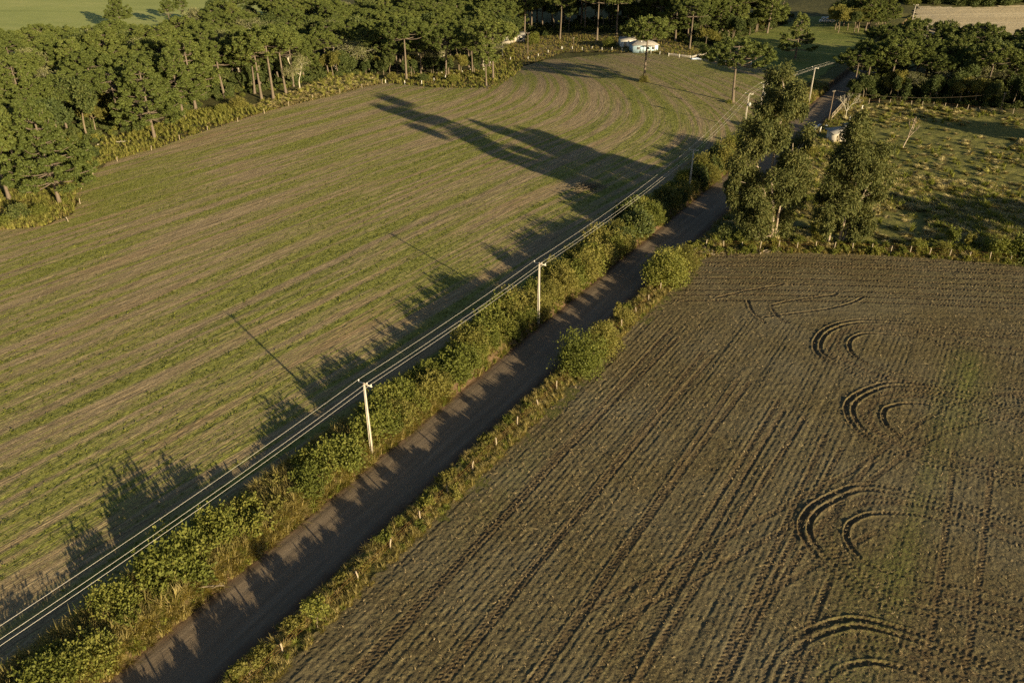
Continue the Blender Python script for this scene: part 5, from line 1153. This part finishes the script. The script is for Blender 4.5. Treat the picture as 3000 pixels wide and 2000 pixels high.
for k in range(1):
    th = np.linspace(0, 6.283, n, endpoint=False)
mb.tube([(-.75, 0, 0), (-.72, 0, 0), (-.6, 0, 0), (.6, 0, 0), (.72, 0, 0), (.75, 0, 0)], [0.1, 0.5, 0.62, 0.62, 0.5, 0.1], 14); BALE = mb.mesh('bale', ['white_plastic'], True)
x, y, z = at(2422, 66)
for k in range(6): tag(link('wrapped_bale', BALE, None, (x - 2.6 + 1.75 * (k % 4) + (0.85 if k > 3 else 0), y, z + 0.6 + (1.1 if k > 3 else 0)), (0, 0, 0.06 * k)), ('white wrapped bale, %s from the left in the row on the far meadow' % ORD[k]) if k < 4 else ('white wrapped bale on top of the row, %s one' % ['left', 'right'][k - 4]), 'bale', 'white bales on the far meadow')
def sticks(seed, n, spread, ln, r, up=0.5):
    g = np.random.default_rng(seed); mb = MB()
    for k in range(n):
        o = np.array([g.normal(0, spread), g.normal(0, spread * .7), g.uniform(0, up)]); d = unit(np.array([g.normal(), g.normal(), g.normal(0, .35)])) * ln * g.uniform(.4, 1); mb.tube(bez(o, o + d * .5 + g.normal(0, .15, 3), o + d, 5), np.linspace(r, r * .4, 5) * g.uniform(.5, 1.2), 4)
    return mb
x, y, z = at(1722, 552); solo('brush_pile', sticks(5, 240, 1.5, 2.0, 0.05, 0.9), ['twig'], 'heap of cut brush lying on the field in the long tree shadow', 'brush pile', (x, y, z))
for k, (px, py, ln, rz, lb, mt) in enumerate([(2225, 745, 3.6, 0.5, 'pale fallen branch on the right field below the taller eucalypt', 'euc_bark'), (2130, 740, 2.6, 0.1, 'dry fallen branch at the field corner left of the taller eucalypt', 'twig'), (2090, 728, 2.8, 0.9, 'second dry branch among the debris at the field corner', 'twig'), (285, 425, 7.5, 0.35, 'long fallen trunk lying behind the field corner pines', 'pale_bark'), (560, 1725, 3.0, 0.1, 'grey fallen branch on the left road bank near the camera', 'twig'), (1735, 100, 2.4, 0.2, 'heap of pale logs on the farmyard grass', 'pale_bark')]):
    g = np.random.default_rng(k + 3); mb = MB(); d = np.array([ln, 0, 0]); mb.tube(bez(np.zeros(3), np.array([ln * .5, g.normal(0, .4), .25]), d + [0, 0, .1], 8), np.linspace(0.12, 0.05, 8), 6)
    for q in range(4): t = .35 + .15 * q; mb.tube(bez(d * t, d * t + [.3, g.normal(0, .5), .3], d * t + [.8, g.normal(0, .9), .35], 5), np.linspace(.05, .015, 5), 4)
    x, y, z = at(px, py); s_, p_ = sp(x, y); solo('fallen_branch', mb, [mt], lb, 'branch', (x, y, (cz(s_, p_) if abs(p_) < 10 else z) + 0.1), rz)
x, y, z = at(2075, 738); solo('brush_pile', sticks(9, 160, 1.3, 1.3, 0.03, 0.5), ['post_wood'], 'dry grass and twig heap at the corner of the right field by the road', 'brush pile', (x, y, z))
x, y, z = at(2160, 735); solo('brush_pile', sticks(10, 200, 2.2, 1.3, 0.03, 0.3), ['twig'], 'low scatter of twigs below the taller eucalypt on the field margin', 'brush pile', (x, y, z))

# ------------------------------------------------------------------ labels for trees of the woods: told apart by the nearest landmark
LAND = {'left': [('the wide candelabra pine', 440, 300), ('the three bare trunks', 800, 190), ('the large pale tree', 130, 170), ('the field corner pines', 120, 420), ('the slender pair', 1440, 150), ('the pale upper crowns', 800, 70), ('the lone far pine', 355, 30), ('the long bare trunk', 1190, 140), ('the yellow tussocks', 1010, 230)],
        'back': [('the dark utility pole', 1545, 120), ('the blue farmhouse', 1880, 130), ('the white board fence', 2010, 165), ('the thin grey pole', 1680, 120), ('the hidden cottage', 1500, 110)],
        'meadow': [('the white board fence', 2010, 165), ('the lone meadow pine', 2345, 110), ('the white bales', 2422, 60), ('the far road bend', 2720, 100)],
        'right': [('the overhanging pine', 2535, 190), ('the fan-shaped pine', 2690, 150), ('the tall fanned tree', 2860, 210), ('the wooden road pole', 2440, 290)],
        'far': [('the pale field', 2800, 40)]}
ZONE = {'pines inside the left forest': ('left', 'forest araucaria'), 'leafy trees inside the left forest': ('left', 'dark leafy forest tree'), 'pale trees inside the left forest': ('left', 'pale lichen-covered forest tree'), 'leafy trees along the left forest edge': ('left', 'small leafy tree on the forest edge'),
        'leafy trees on the forest tip': ('left', 'scrubby leafy tree on the forest tip'), 'pines behind the farmyard': ('back', 'dark araucaria in the back woods'), 'leafy trees behind the farmyard': ('back', 'dark leafy tree in the back woods'), 'pines along the meadow wood': ('meadow', 'araucaria in the meadow wood'),
        'leafy trees along the meadow wood': ('meadow', 'leafy tree in the meadow wood'), 'pale trees along the meadow wood': ('meadow', 'pale tree in the meadow wood'), 'leafy trees on the meadow wood margin': ('meadow', 'round leafy tree on the meadow margin'), 'pines of the meadow clump': ('meadow', 'araucaria in the meadow clump'),
        'leafy trees of the meadow clump': ('meadow', 'leafy tree in the meadow clump'), 'pines beside the pale field': ('meadow', 'tall araucaria beside the pale field'), 'far trees beyond the pale field': ('far', 'distant leafy tree'), 'pines of the right wood': ('right', 'dark araucaria in the right wood'),
        'leafy trees of the right wood': ('right', 'dark leafy tree in the right wood'), 'leafy trees on the right wood edge': ('right', 'scrubby leafy tree on the right wood edge')}
cells = {}
for o in list(COL.objects):
    if o.parent is None and o.get('group') in ZONE:
        zn, wd = ZONE[o['group']]; l = o.location; px, py = proj(l.x, l.y, l.z + 11)
        nm, lx, ly = min(LAND[zn], key=lambda q: math.hypot(q[1] - px, 1.6 * (q[2] - py))); dx, dy = px - lx, 1.6 * (py - ly)
        dr = ('right of' if dx > 0 else 'left of') if abs(dx) > abs(dy) else ('below' if dy > 0 else 'above')
        cells.setdefault((wd, dr, nm), []).append((math.hypot(dx, dy), o))
for (wd, dr, nm), lst in cells.items():
    for k, (_, o) in enumerate(sorted(lst, key=lambda q: q[0])): o['label'] = '%s, %s nearest %s %s' % (wd, ORD[k], dr, nm)
